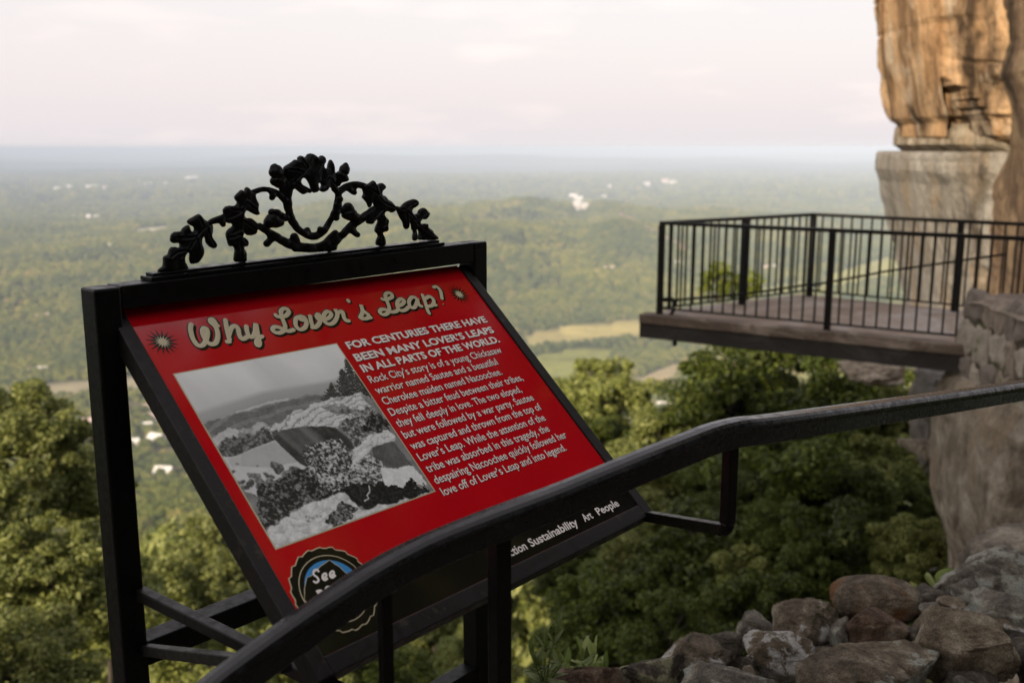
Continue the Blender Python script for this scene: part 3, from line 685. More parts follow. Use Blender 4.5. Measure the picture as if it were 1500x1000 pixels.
film('photo_border', poly_film('', [(PU0, PS0), (PU1, PS0), (PU1, PS1), (PU0, PS1)], .0005, None), M_cream)

# braces that tie the sign to the stair rail
bm_obj('brace', beam(at(205, 868, 1.585), at(640, 1082, 1.18), .020, .020, None, .002), M_grayface, sign)
bm_obj('brace', beam(at(212, 951, 1.585), at(420, 975, 1.22), .018, .018, None, .002), M_grayface, sign)

# ---- cast crest
ON = .011
crest = thing('cast_crest', tuple(F3(.43, .05, ON)), 'black cast iron crest of oak leaves and acorns standing on the sign', 'crest')
def c5(p): return 210 + p[0] / 5.264, 215 + p[1] / 5.264, 5.264
def c6(p): return 380 + p[0] / 6.25, 215 + p[1] / 6.25, 6.25
def c7(p): return 480 + p[0] / 7.144, 240 + p[1] / 7.144, 7.144
GROW = .003
def blobs(name, fn, items, depth=.55, nb=0.0, voxel=.0013, parent=crest):
    V = []; F = []; bm0 = bmesh.new(); bmesh.ops.create_icosphere(bm0, subdivisions=3, radius=1); SV = np.array([v.co[:] for v in bm0.verts]); SF = [[v.index for v in f.verts] for f in bm0.faces]; bm0.free()
    for it in items:
        path = it if isinstance(it, list) else [it]
        if len(path) > 1:
            pc = catmull(path, 7); path = [tuple(q) for q in pc]
        for (x, y, r_) in path:
            X, Y, sc = fn((x, y)); u, z = ver(X, Y, ON); ux, _ = ver(X + 1, Y, ON); _, zy = ver(X, Y + 1, ON)
            ru = abs(ux - u) * r_ / sc; rz = abs(zy - z) * r_ / sc; rn = min(max(rz * depth, .0035), .011)
            h = nb + .0035 * mnoise.noise(Vector((x * .021, y * .021, 1.7)))
            o = len(V); W = SV * np.array([ru * 1.02 + GROW, rz * 1.02 + GROW, rn + GROW])
            V += [tuple(F3(u + q[0], z + q[1], ON + h + q[2])) for q in W]; F += [tuple(i + o for i in f) for f in SF]
    o = obj(name, V, F, M_cast, parent)
    md = o.modifiers.new('r', 'REMESH'); md.mode = 'VOXEL'; md.voxel_size = voxel; md.use_smooth_shade = True
    dp = o.modifiers.new('d', 'DISPLACE'); dp.mid_level = 0; dp.strength = -GROW
    m2 = o.modifiers.new('r2', 'REMESH'); m2.mode = 'VOXEL'; m2.voxel_size = voxel; m2.use_smooth_shade = True
    sm = o.modifiers.new('s', 'SMOOTH'); sm.iterations = 5; sm.factor = .5
    dg = bpy.context.evaluated_depsgraph_get(); me = bpy.data.meshes.new_from_object(o.evaluated_get(dg)); o.modifiers.clear(); old = o.data; o.data = me; bpy.data.meshes.remove(old)
    return o
# base strip of the crest
bm = bmesh.new()
e0 = ver(219, 404, .0); e1 = ver(652, 357, .0)
def crestbar(u0, z0, u1, z1, h, n0, n1): add_hexa(bm, [F3(u0, z0, n0), F3(u1, z1, n0), F3(u1, z1, n1), F3(u0, z0, n1), F3(u0, z0 + h, n0), F3(u1, z1 + h, n0), F3(u1, z1 + h, n1), F3(u0, z0 + h, n1)], .0018)
ub0, ub1 = ver(222, 404, .030)[0], ver(652, 357, .030)[0]; zb = lambda u: ztop(u) + .0003
crestbar(ub0, zb(ub0), ub1, zb(ub1), .0075, ON - .019, ON + .019); crestbar(ub0 + .007, zb(ub0) + .0072, ub1 - .010, zb(ub1) + .0072, .0055, ON - .013, ON + .013)
bm_obj('base_strip', bm, M_cast, crest)
blobs('branch', c5, [[(290, 840, 12), (380, 720, 16), (450, 640, 18), (505, 590, 22), (580, 560, 30), (640, 540, 30), (740, 500, 24)], [(800, 395, 22), (850, 352, 24), (930, 328, 22), (1020, 350, 24), (1090, 410, 28), (1115, 480, 28)], [(1000, 352, 24), (990, 392, 25)], [(600, 575, 24), (618, 600, 22)]])
blobs('branch', c6, [[(0, 728, 34), (100, 790, 36), (200, 852, 40), (290, 900, 40), (420, 912, 34), (520, 915, 34), (600, 885, 36), (665, 820, 36), (690, 790, 32)], [(120, 840, 30), (75, 885, 36)], [(320, 825, 40), (345, 890, 38)], [(640, 930, 36), (720, 850, 36), (800, 765, 38), (880, 692, 40), (960, 640, 40), (1050, 575, 36)], [(845, 765, 32), (900, 806, 27)], [(330, 930, 34), (500, 940, 30), (680, 922, 30)]])
blobs('wreath', c6, [[(275, 330, 36), (272, 400, 34), (265, 480, 32), (266, 560, 34), (292, 650, 38), (332, 728, 36), (400, 790, 32), (480, 828, 28), (545, 812, 30), (612, 745, 32), (655, 670, 30), (690, 600, 30), (715, 500, 32), (722, 430, 32), (690, 385, 34)], (440, 765, 32), (555, 752, 26), (505, 802, 24), [(205, 375, 26), (222, 420, 28), (250, 480, 30)]])
blobs('oak_leaf', c6, [(715, 480, 34), (700, 540, 42), (690, 600, 40), (688, 650, 32)], .4, .006)
def relief(fn, outline, veins=(), T_=.0058, cell=.0009):
    """a cast leaf: domed relief on both faces, thin at its lobed edge, grooved along its veins"""
    pts = [ver(*fn(p)[:2], ON) for p in outline]; P = catmull(pts + [pts[0]], 3)[:-1]
    us = np.arange(P[:, 0].min() - .002, P[:, 0].max() + .002, cell); zs = np.arange(P[:, 1].min() - .002, P[:, 1].max() + .002, cell); A, B = np.meshgrid(us, zs)
    ins = inpoly(A, B, P); dm = np.full(A.shape, 9.)
    for a, b_ in zip(P, np.roll(P, -1, 0)):
        e = b_ - a; t = np.clip(((A - a[0]) * e[0] + (B - a[1]) * e[1]) / (e @ e + 1e-12), 0, 1); dm = np.minimum(dm, np.hypot(A - a[0] - t * e[0], B - a[1] - t * e[1]))
    q = np.clip(dm / .007, 0, 1); h = T_ * np.sqrt(1 - (1 - q) ** 2) * (.72 + .5 * pfbm(A * 60 + 3, B * 60 + len(outline), 3)) 
    for vn in veins:
        c = catmull([ver(*fn(p)[:2], ON) for p in vn], 8); dv_ = np.full(A.shape, 9.)
        for k in c: dv_ = np.minimum(dv_, np.hypot(A - k[0], B - k[1]))
        h = h - .0026 * np.exp(-(dv_ / .0016) ** 2) * q + .0012 * np.exp(-((dv_ - .0035) / .002) ** 2) * q
    wav = (pfbm(A * 22 + 11, B * 22, 2) - .5) * .010
    nz_, nu_ = A.shape; I = np.arange(nz_ * nu_).reshape(nz_, nu_); cellin = ins[:-1, :-1] & ins[1:, :-1] & ins[:-1, 1:] & ins[1:, 1:]
    F1 = np.stack([I[:-1, :-1], I[:-1, 1:], I[1:, 1:], I[1:, :-1]], -1)[cellin]
    base = TLp + A[..., None] * U_ + B[..., None] * ZZ
    fr_ = (base + (ON + wav + np.maximum(h, .0008))[..., None] * NH).reshape(-1, 3); bk_ = (base + (ON + wav - np.maximum(h, .0008))[..., None] * NH).reshape(-1, 3); M_ = nz_ * nu_
    ed = {}
    for f in F1:
        for a, b_ in zip(f, np.roll(f, -1)):
            k = (min(a, b_), max(a, b_)); ed[k] = None if k in ed else (a, b_)
    side = [(b_, a, a + M_, b_ + M_) for v in ed.values() if v for a, b_ in [v]]
    Fa = [tuple(int(i) for i in f) for f in F1] + [tuple(int(i) + M_ for i in f[::-1]) for f in F1] + [tuple(int(i) for i in f) for f in side]
    V = np.concatenate([fr_, bk_]); use = np.unique(np.array([i for f in Fa for i in f])); mp_ = {int(o): n for n, o in enumerate(use)}
    o = obj('oak_leaf', V[use], [tuple(mp_[i] for i in f) for f in Fa], M_cast, crest, True)
    sm_ = o.modifiers.new('s', 'SMOOTH'); sm_.iterations = 4; sm_.factor = .5
    dg = bpy.context.evaluated_depsgraph_get(); me = bpy.data.meshes.new_from_object(o.evaluated_get(dg)); o.modifiers.clear(); old = o.data; o.data = me; bpy.data.meshes.remove(old); return recalc(o)
relief(c5, [(100, 965), (110, 940), (140, 915), (148, 870), (152, 843), (185, 825), (195, 790), (215, 770), (245, 768), (270, 775), (275, 745), (240, 748), (210, 735), (206, 705), (215, 670), (245, 650), (285, 648), (300, 625), (330, 602), (350, 605), (362, 640), (375, 650), (385, 630), (372, 615), (345, 600), (333, 578), (345, 555), (380, 535), (420, 515), (445, 530), (465, 555), (500, 575), (515, 600), (540, 600), (540, 650), (530, 690), (555, 725), (570, 755), (560, 780), (540, 788), (500, 770), (475, 740), (465, 700), (450, 705), (445, 740), (460, 790), (462, 830), (445, 870), (420, 900), (370, 905), (352, 870), (350, 825), (335, 820), (322, 850), (325, 885), (340, 910), (345, 950), (250, 968)],
       [[(280, 850), (330, 800), (390, 700), (450, 630), (510, 590)], [(250, 700), (330, 700), (390, 690)], [(400, 880), (405, 800), (395, 710)], [(540, 760), (500, 690), (480, 620)], [(420, 550), (440, 600), (445, 630)], [(200, 850), (260, 810), (320, 800)]])
relief(c5, [(610, 560), (620, 530), (615, 485), (630, 460), (660, 450), (695, 452), (715, 430), (700, 410), (695, 380), (720, 350), (750, 328), (770, 340), (780, 315), (800, 308), (825, 330), (835, 350), (870, 350), (865, 380), (880, 420), (892, 440), (888, 480), (898, 515), (880, 530), (845, 518), (800, 495), (785, 505), (780, 530), (800, 545), (840, 550), (880, 585), (915, 612), (900, 640), (880, 640), (870, 670), (840, 685), (800, 685), (780, 670), (770, 690), (785, 700), (805, 720), (808, 755), (795, 770), (775, 778), (790, 810), (793, 850), (790, 885), (740, 892), (695, 882), (695, 830), (702, 790), (690, 772), (660, 768), (648, 740), (640, 700), (640, 660), (655, 635), (685, 610), (680, 595), (650, 590)],
       [[(640, 550), (700, 525), (760, 480), (800, 400)], [(660, 480), (720, 490), (750, 485)], [(860, 490), (810, 450), (785, 430)], [(740, 870), (740, 760), (735, 640), (745, 540)], [(660, 700), (700, 690), (738, 670)], [(785, 740), (760, 700), (738, 670)], [(860, 640), (810, 600), (760, 570)]])
relief(c6, [(228, 195), (240, 175), (290, 140), (320, 115), (345, 120), (350, 95), (375, 78), (400, 85), (425, 95), (445, 68), (475, 58), (510, 70), (545, 95), (565, 78), (590, 82), (608, 105), (610, 140), (595, 170), (600, 190), (625, 195), (640, 140), (655, 115), (675, 140), (690, 180), (692, 220), (702, 260), (700, 300), (692, 330), (694, 360), (722, 400), (700, 425), (660, 385), (630, 375), (612, 400), (580, 418), (550, 410), (545, 385), (560, 350), (545, 335), (525, 345), (530, 400), (510, 420), (485, 422), (470, 395), (455, 350), (440, 320), (420, 295), (395, 290), (375, 310), (385, 340), (430, 365), (465, 390), (465, 425), (430, 425), (400, 440), (370, 425), (340, 400), (315, 385), (305, 400), (250, 390), (240, 350), (250, 300), (230, 270), (225, 225)],
       [[(290, 330), (360, 260), (430, 190), (480, 90)], [(260, 210), (330, 220), (380, 240)], [(370, 110), (410, 170), (425, 200)], [(590, 110), (550, 180), (520, 250), (500, 380)], [(655, 150), (650, 230), (640, 300), (690, 370)], [(430, 400), (370, 360), (310, 320)], [(590, 390), (600, 330), (620, 290)]], .0075)
relief(c7, [(350, 215), (385, 215), (425, 195), (460, 172), (485, 185), (495, 205), (530, 205), (565, 195), (600, 215), (615, 245), (600, 270), (570, 290), (565, 320), (600, 335), (625, 370), (670, 395), (700, 430), (720, 445), (710, 480), (690, 505), (660, 515), (630, 500), (600, 505), (585, 530), (610, 560), (632, 590), (625, 640), (632, 680), (620, 710), (580, 725), (595, 760), (603, 800), (600, 850), (560, 862), (515, 850), (515, 790), (530, 755), (520, 735), (495, 710), (497, 670), (510, 630), (520, 590), (490, 600), (470, 632), (430, 632), (400, 620), (395, 590), (350, 600), (335, 560), (380, 520), (430, 490), (470, 460), (475, 430), (455, 410), (450, 440), (430, 462), (415, 450), (400, 410), (370, 370), (358, 345), (370, 310), (358, 270)],
       [[(390, 240), (470, 300), (560, 400), (690, 460)], [(460, 190), (480, 250), (500, 320)], [(590, 240), (540, 290), (510, 330)], [(430, 440), (420, 370), (450, 300)], [(560, 840), (560, 700), (565, 570), (560, 440)], [(615, 620), (580, 640), (563, 660)], [(510, 690), (545, 690), (562, 700)], [(440, 610), (490, 550), (545, 480)]])
relief(c7, [(690, 445), (720, 438), (760, 445), (790, 410), (830, 385), (880, 368), (920, 368), (948, 395), (945, 430), (920, 455), (890, 472), (880, 500), (900, 520), (935, 515), (950, 480), (985, 458), (1015, 460), (1045, 490), (1072, 515), (1060, 550), (1030, 585), (985, 585), (980, 620), (1050, 625), (1055, 660), (1100, 690), (1115, 720), (1150, 760), (1145, 795), (960, 800), (950, 760), (965, 720), (955, 690), (935, 690), (935, 740), (925, 800), (890, 805), (885, 760), (895, 710), (880, 690), (870, 640), (850, 590), (850, 640), (840, 675), (815, 688), (795, 670), (780, 620), (745, 560), (725, 500), (700, 475)],
       [[(710, 455), (790, 480), (860, 540), (930, 620), (1080, 740)], [(910, 400), (850, 430), (800, 475)], [(1020, 510), (960, 560), (910, 590)], [(815, 660), (810, 580), (800, 500)], [(905, 780), (912, 700), (900, 610)]])
def acorn(fn, body, cap):
    a = blobs('acorn', fn, body, .95); q = blobs('acorn_cup', fn, cap, .95, 0, .0014, a); return a
acorn(c6, [(148, 235, 56), (160, 215, 52), (142, 175, 24), (140, 195, 38), (170, 245, 52)], [(150, 315, 48), (185, 320, 52), (215, 300, 40), (175, 345, 36)])
acorn(c6, [(782, 205, 44), (775, 225, 44), (790, 172, 26), (790, 155, 14)], [(735, 260, 40), (765, 285, 42), (790, 295, 28), (730, 300, 36), (725, 345, 22)])
acorn(c6, [(100, 690, 56), (120, 665, 60), (75, 715, 36), (150, 690, 55), (180, 690, 46)], [(120, 600, 36), (160, 610, 42), (200, 640, 42), (240, 650, 36)])
acorn(c6, [(830, 620, 58), (860, 640, 48), (885, 640, 36), (800, 620, 46)], [(805, 550, 42), (790, 580, 44), (820, 575, 44), (755, 590, 24)])
blobs('branch', c6, [[(735, 405, 34), (800, 365, 34), (880, 346, 32), (945, 358, 32), (985, 385, 34)], [(820, 385, 28), (868, 420, 26)]])

# ------------------------------------------------------------------ stair handrail
rail = thing('stair_handrail', tuple(at(732, 1000, 1.36) + np.array([0, 0, -.6])), 'black moulded steel handrail curving down across the front of the sign', 'handrail')
RP = [(170, 1105, 1.08), (240, 1040, 1.12), (296, 991, 1.15), (346, 953, 1.17), (410, 907, 1.195), (478, 860, 1.225), (530, 826, 1.26), (600, 789, 1.31), (679, 756, 1.35), (751, 729, 1.39), (816, 705, 1.43), (888, 676, 1.465), (945, 653, 1.50), (1000, 632, 1.545), (1035, 619, 1.58), (1073, 610, 1.62), (1113, 606, 1.67), (1200, 595, 1.80), (1300, 582, 1.99), (1400, 569, 2.20), (1500, 555, 2.45), (1640, 535, 2.85)]
path = catmull([at(x, y, D) for x, y, D in RP], 6)
PROF = [(-.012, .0), (.0, .0012), (.012, 0), (.0185, -.0035), (.0212, -.009), (.0205, -.014), (.0175, -.0175), (.0165, -.020), (.0165, -.044), (.0150, -.0455), (-.0150, -.0455), (-.0165, -.044), (-.0165, -.020), (-.0175, -.0175), (-.0205, -.014), (-.0212, -.009), (-.0185, -.0035)]
V = []; n = len(PROF); T = np.gradient(path, axis=0)
for P, d in zip(path, T):
    d = d / np.linalg.norm(d); sd_ = np.cross(d, ZZ); sd_ /= np.linalg.norm(sd_); up = np.cross(sd_, d)
    P = P - sd_ * -.010 * 0 
    for a, b_ in PROF: V.append(P + sd_ * (a + .012) + up * (b_ - .001))
F = [(i * n + j, (i + 1) * n + j, (i + 1) * n + (j + 1) % n, i * n + (j + 1) % n) for i in range(len(path) - 1) for j in range(n)] + [tuple(range(n)), tuple(range((len(path) - 1) * n, len(path) * n))[::-1]]
hr = recalc(obj('rail_cap', V, F, M_rail, rail, smooth=False))
def upright(name, x0, x1, ytop, D, w, zb, rot=45):
    Pt = at((x0 + x1) / 2, ytop, D); a = R(rot); side = np.array([math.cos(a), math.sin(a), 0])
    return bm_obj(name, beam((Pt[0], Pt[1], zb), Pt, w, w, side, .002), M_black, rail)
upright('post', 712, 751, 786, 1.385, .0262, -2.0, 38)
upright('baluster', 550, 575, 846, 1.265, .0165, -2.0, 38)
# bent bracket from the rail to the foot of the panel
Pb = at(1071, 640, 1.61); Pc = np.array([Pb[0], Pb[1], at(1071, 776, 1.61)[2]]); Pd = P3(PW + .022, PH + .022, -.015)
bk = bmesh.new(); beam(Pb, Pc + ZZ * .012, .0205, .0205, np.array([math.cos(.6), math.sin(.6), 0]), .002, bk); bm_obj('hanging_bracket', bk, M_black, rail)
arc = []
dv = (Pd - Pc) / np.linalg.norm(Pd - Pc)
for t in np.linspace(0, 1, 7):
    A = Pc + ZZ * .014; C_ = Pc + dv * .014; B_ = Pc - ZZ * .001; arc.append((1 - t) ** 2 * A + 2 * t * (1 - t) * B_ + t * t * C_)
v, f = tube_vf(arc, .0118, 8); obj('bracket_elbow', v, f, M_black, rail, True)
bm_obj('bracket_arm', beam(Pc + dv * .010, Pd, .0205, .0205, None, .002), M_black, rail)

# ------------------------------------------------------------------ viewing deck
ZD = -1.92
dk = lambda x, y: on_z(x, y, ZD)
fl, fm, frr = dk(966, 461), dk(1208, 486), dk(1424, 505)
dfr = (frr - fl); dfr /= np.linalg.norm(dfr); frr = fl + dfr * 9.5
bl = dk(1185, 434); bmid = dk(1085, 446); br = dk(1397, 456); dbk = (br - bl) / np.linalg.norm(br - bl); bre = bl + dbk * 7.5
deck = thing('viewing_deck', tuple((fl + br) / 2 + np.array([0, 0, -.3])), 'cantilevered viewing deck with worn plank floor and dark edge beam', 'deck')
def woodmat(name, a, b2, c2, sc=3., stretch=(1, 1, 1), rough=.9):
    m, nt, b = newmat(name); co = objco(nt, stretch); n = noise(nt, co, sc, 8, .7, .6); c = ramp(nt, n.outputs[0], [(.3, a), (.5, b2), (.7, c2)])
    f = noise(nt, co, sc * 8, 5, .7); nt.links.new(mixc(nt, .5, c.outputs[0], ramp(nt, f.outputs[0], [(.3, (.5,) * 3), (.7, (1.,) * 3)]).outputs[0], 'MULTIPLY'), b.inputs['Base Color'])
    b.inputs['Roughness'].default_value = rough; bump(nt, b, f.outputs[0], .5, .02); return m
M_floor = woodmat('deck_floor', (.17, .125, .09), (.30, .235, .18), (.46, .42, .38), 1.3)
M_fascia = woodmat('edge_beam', (.018, .016, .015), (.03, .027, .025), (.075, .068, .06), 2.2, (1, 1, 2))
M_kerb = woodmat('deck_curb', (.075, .055, .04), (.16, .12, .09), (.40, .34, .28), 2.2, (1, 1, 2))
out = -np.cross(dfr, ZZ); out = out if out[1] < 0 else -out                    # towards the viewer
lf = (bl - fl); lf = lf / np.linalg.norm(lf)
c0 = fl - dfr * .20 + out * .14; c1 = frr + out * .14; c2 = bre - out * .2 ; c3 = bl - out * .15 - dfr * .15
cc0 = c0 + lf * 0
bm = bmesh.new(); add_hexa(bm, [p + np.array([0, 0, -.10]) for p in (c0 - out * .20, c1 - out * .20, c2, c3)] + [c0 - out * .20, c1 - out * .20, c2, c3], .0); bm_obj('floor_slab', bm, M_floor, deck)
bm = bmesh.new(); q0, q1 = c0, c1; a_, b__ = c0 - out * .195, c1 - out * .195
add_hexa(bm, [p + np.array([0, 0, -.095]) for p in (q0, q1, b__, a_)] + [p + np.array([0, 0, .012]) for p in (q0, q1, b__, a_)], .012); bm_obj('curb', bm, M_kerb, deck)
bm = bmesh.new(); q0, q1 = c0 + out * -.025, c1 + out * -.025; a_, b__ = c0 - out * .19, c1 - out * .19
add_hexa(bm, [p + np.array([0, 0, -.27]) for p in (q0, q1, b__, a_)] + [p + np.array([0, 0, -.0965]) for p in (q0, q1, b__, a_)], .006); bm_obj('edge_beam', bm, M_fascia, deck)
bm = bmesh.new(); q0, q1 = c0 - out * .2, c3; s2 = dfr * .16
add_hexa(bm, [p + np.array([0, 0, -.27]) for p in (q0, q1, q1 + s2, q0 + s2)] + [p + np.array([0, 0, -.102]) for p in (q0, q1, q1 + s2, q0 + s2)], .006); bm_obj('edge_beam', bm, M_fascia, deck)
for k in range(3):
    e = fl + dfr * (1.4 + 2.2 * k) - out * .3; e2 = e + lf * np.linalg.norm(bl - fl) * .86
    bm_obj('joist', beam(e + np.array([0, 0, -.19]), e2 + np.array([0, 0, -.19]), .12, .17, None, .004), M_fascia, deck)
pb = c0 + dfr * .42 - out * .1; bm_obj('tie_bolt', beam(pb + np.array([0, 0, -.34]), pb + np.array([0, 0, -.268]), .05, .05, None, .006), M_deckmetal, deck)

dr = thing('deck_railing', tuple(fl), 'black steel baluster railing around the viewing deck', 'railing')
RH = 1.07
post_me = bmesh.new(); add_hexa(post_me, [(-.032, -.032, 0), (.032, -.032, 0), (.032, .032, 0), (-.032, .032, 0), (-.032, -.032, RH - .021), (.032, -.032, RH - .021), (.032, .032, RH - .021), (-.032, .032, RH - .021)], .004)
proto_post = bm_obj('post', post_me, M_deckmetal); 
bal_me = bmesh.new(); add_hexa(bal_me, [(-.009, -.009, .09), (.009, -.009, .09), (.009, .009, .09), (-.009, .009, .09), (-.009, -.009, RH - .021), (.009, -.009, RH - .021), (.009, .009, RH - .021), (-.009, .009, RH - .021)], 0)
proto_bal = bm_obj('baluster', bal_me, M_deckmetal)
used = {}
def put(proto, P, rz):
    o = proto if proto.name not in used else proto.copy()
    if proto.name in used: COL.objects.link(o)
    used[proto.name] = 1; o.parent = dr; o.location = Vector(P) - dr.location; o.rotation_euler = (0, 0, rz); return o
runs = [(fl, frr, [0, float(np.linalg.norm(fm - fl)), float(np.linalg.norm(fm - fl)) * 2, float(np.linalg.norm(fm - fl)) * 3]), (fl, bl, [float(np.linalg.norm(bmid - fl)), float(np.linalg.norm(bl - fl))]), (bl, bre, [float(np.linalg.norm(br - bl)), float(np.linalg.norm(br - bl)) * 2])]
for P0, P1, posts in runs:
    L_ = float(np.linalg.norm(P1 - P0)); d = (P1 - P0) / L_; rz = math.atan2(d[1], d[0])
    for q in posts:
        if q <= L_: put(proto_post, P0 + d * q, rz)
    n = int(L_ / .128)
    for i in range(1, n):
        q = L_ * i / n
        if min(abs(q - p) for p in posts + [-9]) > .06 and q > .05: put(proto_bal, P0 + d * q, rz)
    bm_obj('top_rail', beam(P0 + ZZ * RH - d * .02, P1 + ZZ * RH, .05, .042, None, .004), M_deckmetal, dr)
    bm_obj('bottom_rail', beam(P0 + ZZ * .08 + d * .035, P1 + ZZ * .08, .022, .022, None, .002), M_deckmetal, dr)
pa = dk(978, 449); Q0 = fl + (bmid - fl) * .05 + ZZ * .16; Q1 = bl + ZZ * .17; Q2 = at(1470, 374, float(bl[1]) - .3)
v, f = tube_vf(catmull([Q0, bmid + ZZ * .14 - dfr * -.05, Q1 + dfr * .05], 5), .016, 8); obj('guard_cable', v, f, M_deckmetal, dr, True)
v, f = tube_vf([at(1190, 418, float(bl[1]) - .25), at(1300, 397, float(bl[1]) - .6), at(1475, 372, float(bl[1]) - 1.4)], .014, 8); obj('guard_cable', v, f, M_deckmetal, dr, True)
v, f = tube_vf(catmull([Q0 + ZZ * .0 + dfr * -.06, Q0 + ZZ * .03 + dfr * .1, Q0 + dfr * .12 - ZZ * .10, Q0 + dfr * .07 - ZZ * .17], 5), .022, 8); obj('cable_clamp', v, f, M_deckmetal, dr, True)

# ------------------------------------------------------------------ rock tower, rock face, masonry pillar
M_tower_up = None
def cliff_mat(name, base, streaks, blacks, sc=.8, wet=.56, zs=.16):
    m, nt, b = newmat(name); co = objco(nt, (1, 1, zs)); co2 = objco(nt, (1, 1, .55))
    n = noise(nt, co, sc * 2.4, 8, .68, .5); c = ramp(nt, n.outputs[0], base)
    n2 = noise(nt, co, sc * 1.1, 6, .6, .3); k = ramp(nt, n2.outputs[0], [(wet, (0, 0, 0)), (wet + .12, (1, 1, 1))]); col = mixc(nt, k.outputs[0], c.outputs[0], blacks)
    n3 = noise(nt, co2, sc * 1.8, 7, .62); k3 = ramp(nt, n3.outputs[0], [(.52, (0, 0, 0)), (.66, (1, 1, 1))]); col = mixc(nt, k3.outputs[0], col, streaks)
    f = noise(nt, co2, sc * 16, 7, .72); col = mixc(nt, .6, col, ramp(nt, f.outputs[0], [(.3, (.45,) * 3), (.65, (1.05,) * 3)]).outputs[0], 'MULTIPLY')
    nt.links.new(col, b.inputs['Base Color']); b.inputs['Roughness'].default_value = .95; b.inputs['Specular IOR Level'].default_value = .15
    h = noise(nt, co2, sc * 5, 9, .68); bump(nt, b, h.outputs[0], .9, .16); return m
M_cl_up = cliff_mat('ochre_sandstone', [(.30, (.22, .115, .05)), (.48, (.50, .31, .165)), (.70, (.66, .46, .28))], (.58, .47, .35), (.075, .05, .032), .8, .50)
M_cl_lo = cliff_mat('shade_grey_sandstone', [(.30, (.17, .155, .135)), (.5, (.31, .29, .26)), (.7, (.41, .39, .36))], (.31, .25, .185), (.10, .082, .062), .8, .58)  # greyed and darkened: the lower block's shade is put into its colour
M_cl_but = cliff_mat('dark_stained_sandstone', [(.30, (.07, .05, .035)), (.5, (.16, .11, .075)), (.72, (.34, .24, .15))], (.27, .20, .13), (.045, .035, .026), 1.0, .50)
M_cl_near = cliff_mat('brown_grey_sandstone', [(.36, (.16, .13, .095)), (.5, (.34, .285, .215)), (.64, (.58, .51, .41))], (.38, .30, .21), (.12, .098, .072), 1.3, .58, .75)
def cliff(name, D, prof, depth, width, mat, parent, seed, amp=.35, nz_=120, nth=110, zfl=1.5, carve=None):
    """rock mass whose left outline follows prof [(px, py)] at distance D; section is a rounded block"""
    prof = sorted(prof, key=lambda p: p[1]); ys = [p[1] for p in prof]
    yy = np.linspace(ys[0], ys[-1], nz_); V = []
    for y in yy:
        x = np.interp(y, ys, [p[0] for p in prof]) + 36; Lp = at(x, y, D); zz = Lp[2]; cx = Lp[0] + width / 2; cy = D + depth * .04
        for j in range(nth):
            a = 2 * math.pi * j / nth; ca_, sa_ = math.cos(a), math.sin(a)
            rx = width / 2 * np.sign(ca_) * abs(ca_) ** .7; ry = depth / 2 * np.sign(sa_) * abs(sa_) ** .75
            q = Vector((cx + rx, cy + ry, zz))
            fl_ = mnoise.fractal(Vector((q.x * .9 + seed, q.y * .9, q.z * .16 * zfl)), 1., 2.1, 5) * amp + mnoise.fractal(Vector((q.x * 2.1, q.y * 2.1 + seed, q.z * 1.5)), 1., 2., 4) * amp * .35
            edge = 1 - .85 * math.exp(-((a - math.pi) / .5) ** 2)
            cr_ = mnoise.noise(Vector((seed * 3.1, q.z * 1.3, a * .6))); fl_ -= .25 * amp * max(0, 1 - abs(cr_) * 9)
            back_ = 0
            if carve and sa_ < 0:
                qx, qy = proj((q.x, q.y, q.z)); back_ = .9 if inpoly(qx, qy, carve) else 0
            V.append((q.x + ca_ * fl_ * edge, q.y + sa_ * fl_ + back_, zz))
    F = [(i * nth + j, i * nth + (j + 1) % nth, (i + 1) * nth + (j + 1) % nth, (i + 1) * nth + j) for i in range(nz_ - 1) for j in range(nth)]
    F.append(tuple(range(nth))); F.append(tuple(range((nz_ - 1) * nth, nz_ * nth))[::-1])
    o = obj(name, V, F, mat, parent); return recalc(o)
tower = thing('rock_tower', tuple(at(1450, 700, 20)), 'tall ochre sandstone cliff tower with a lower block coloured grey for shade behind the deck', 'rock formation')
cliff('upper_block', 19.5, [(1278, -160), (1284, -60), (1287, 0), (1289, 60), (1296, 110), (1301, 150), (1307, 172), (1316, 182), (1318, 200), (1335, 211), (1350, 216)], 7, 7.5, M_cl_up, tower, 1.7, .34, 190, 230, carve=[(1382, 112), (1398, 122), (1425, 134), (1445, 160), (1456, 195), (1462, 230), (1384, 230), (1390, 170)])
cliff('side_buttress', 16.8, [(1456, -160), (1462, -60), (1446, 0), (1452, 60), (1440, 110), (1454, 150), (1464, 220), (1452, 300), (1446, 400), (1440, 520), (1430, 620)], 3.0, 5.5, M_cl_but, tower, 9.3, .38, 150, 130)
cliff('ledge_layer', 19.9, [(1313, 184), (1309, 200), (1307, 212), (1318, 219), (1330, 226)], 6.4, 7.0, M_cl_near, tower, 8.1, .22, 24, 120)
cliff('lower_block', 20.3, [(1288, 222), (1283, 228), (1284, 250), (1292, 268), (1296, 300), (1307, 350), (1318, 390), (1326, 430), (1335, 520), (1340, 570), (1352, 620), (1362, 700), (1365, 900)], 7, 7.0, M_cl_lo, tower, 4.4, .22, 150, 130)
face = thing('rock_cliff', tuple(at(1450, 830, 9)), 'brown grey vertical rock face below the stone pillar', 'rock formation')
cliff('rock_body', 9.0, [(1425, 560), (1402, 580), (1388, 610), (1380, 650), (1374, 700), (1374, 750), (1378, 790), (1388, 830), (1392, 1000)], 3.2, 3.4, M_cl_near, face, 6.2, .15, 110, 110)
V, F = rock_vf(4, (.34, .4, .13), 77, .6, 8, .12); P = at(1358, 655, 12.5)
tag(obj('rock_ledge', V + P, F, M_cl_near, None), 'dark jutting rock ledge in shade left of the big rock face', 'rock')
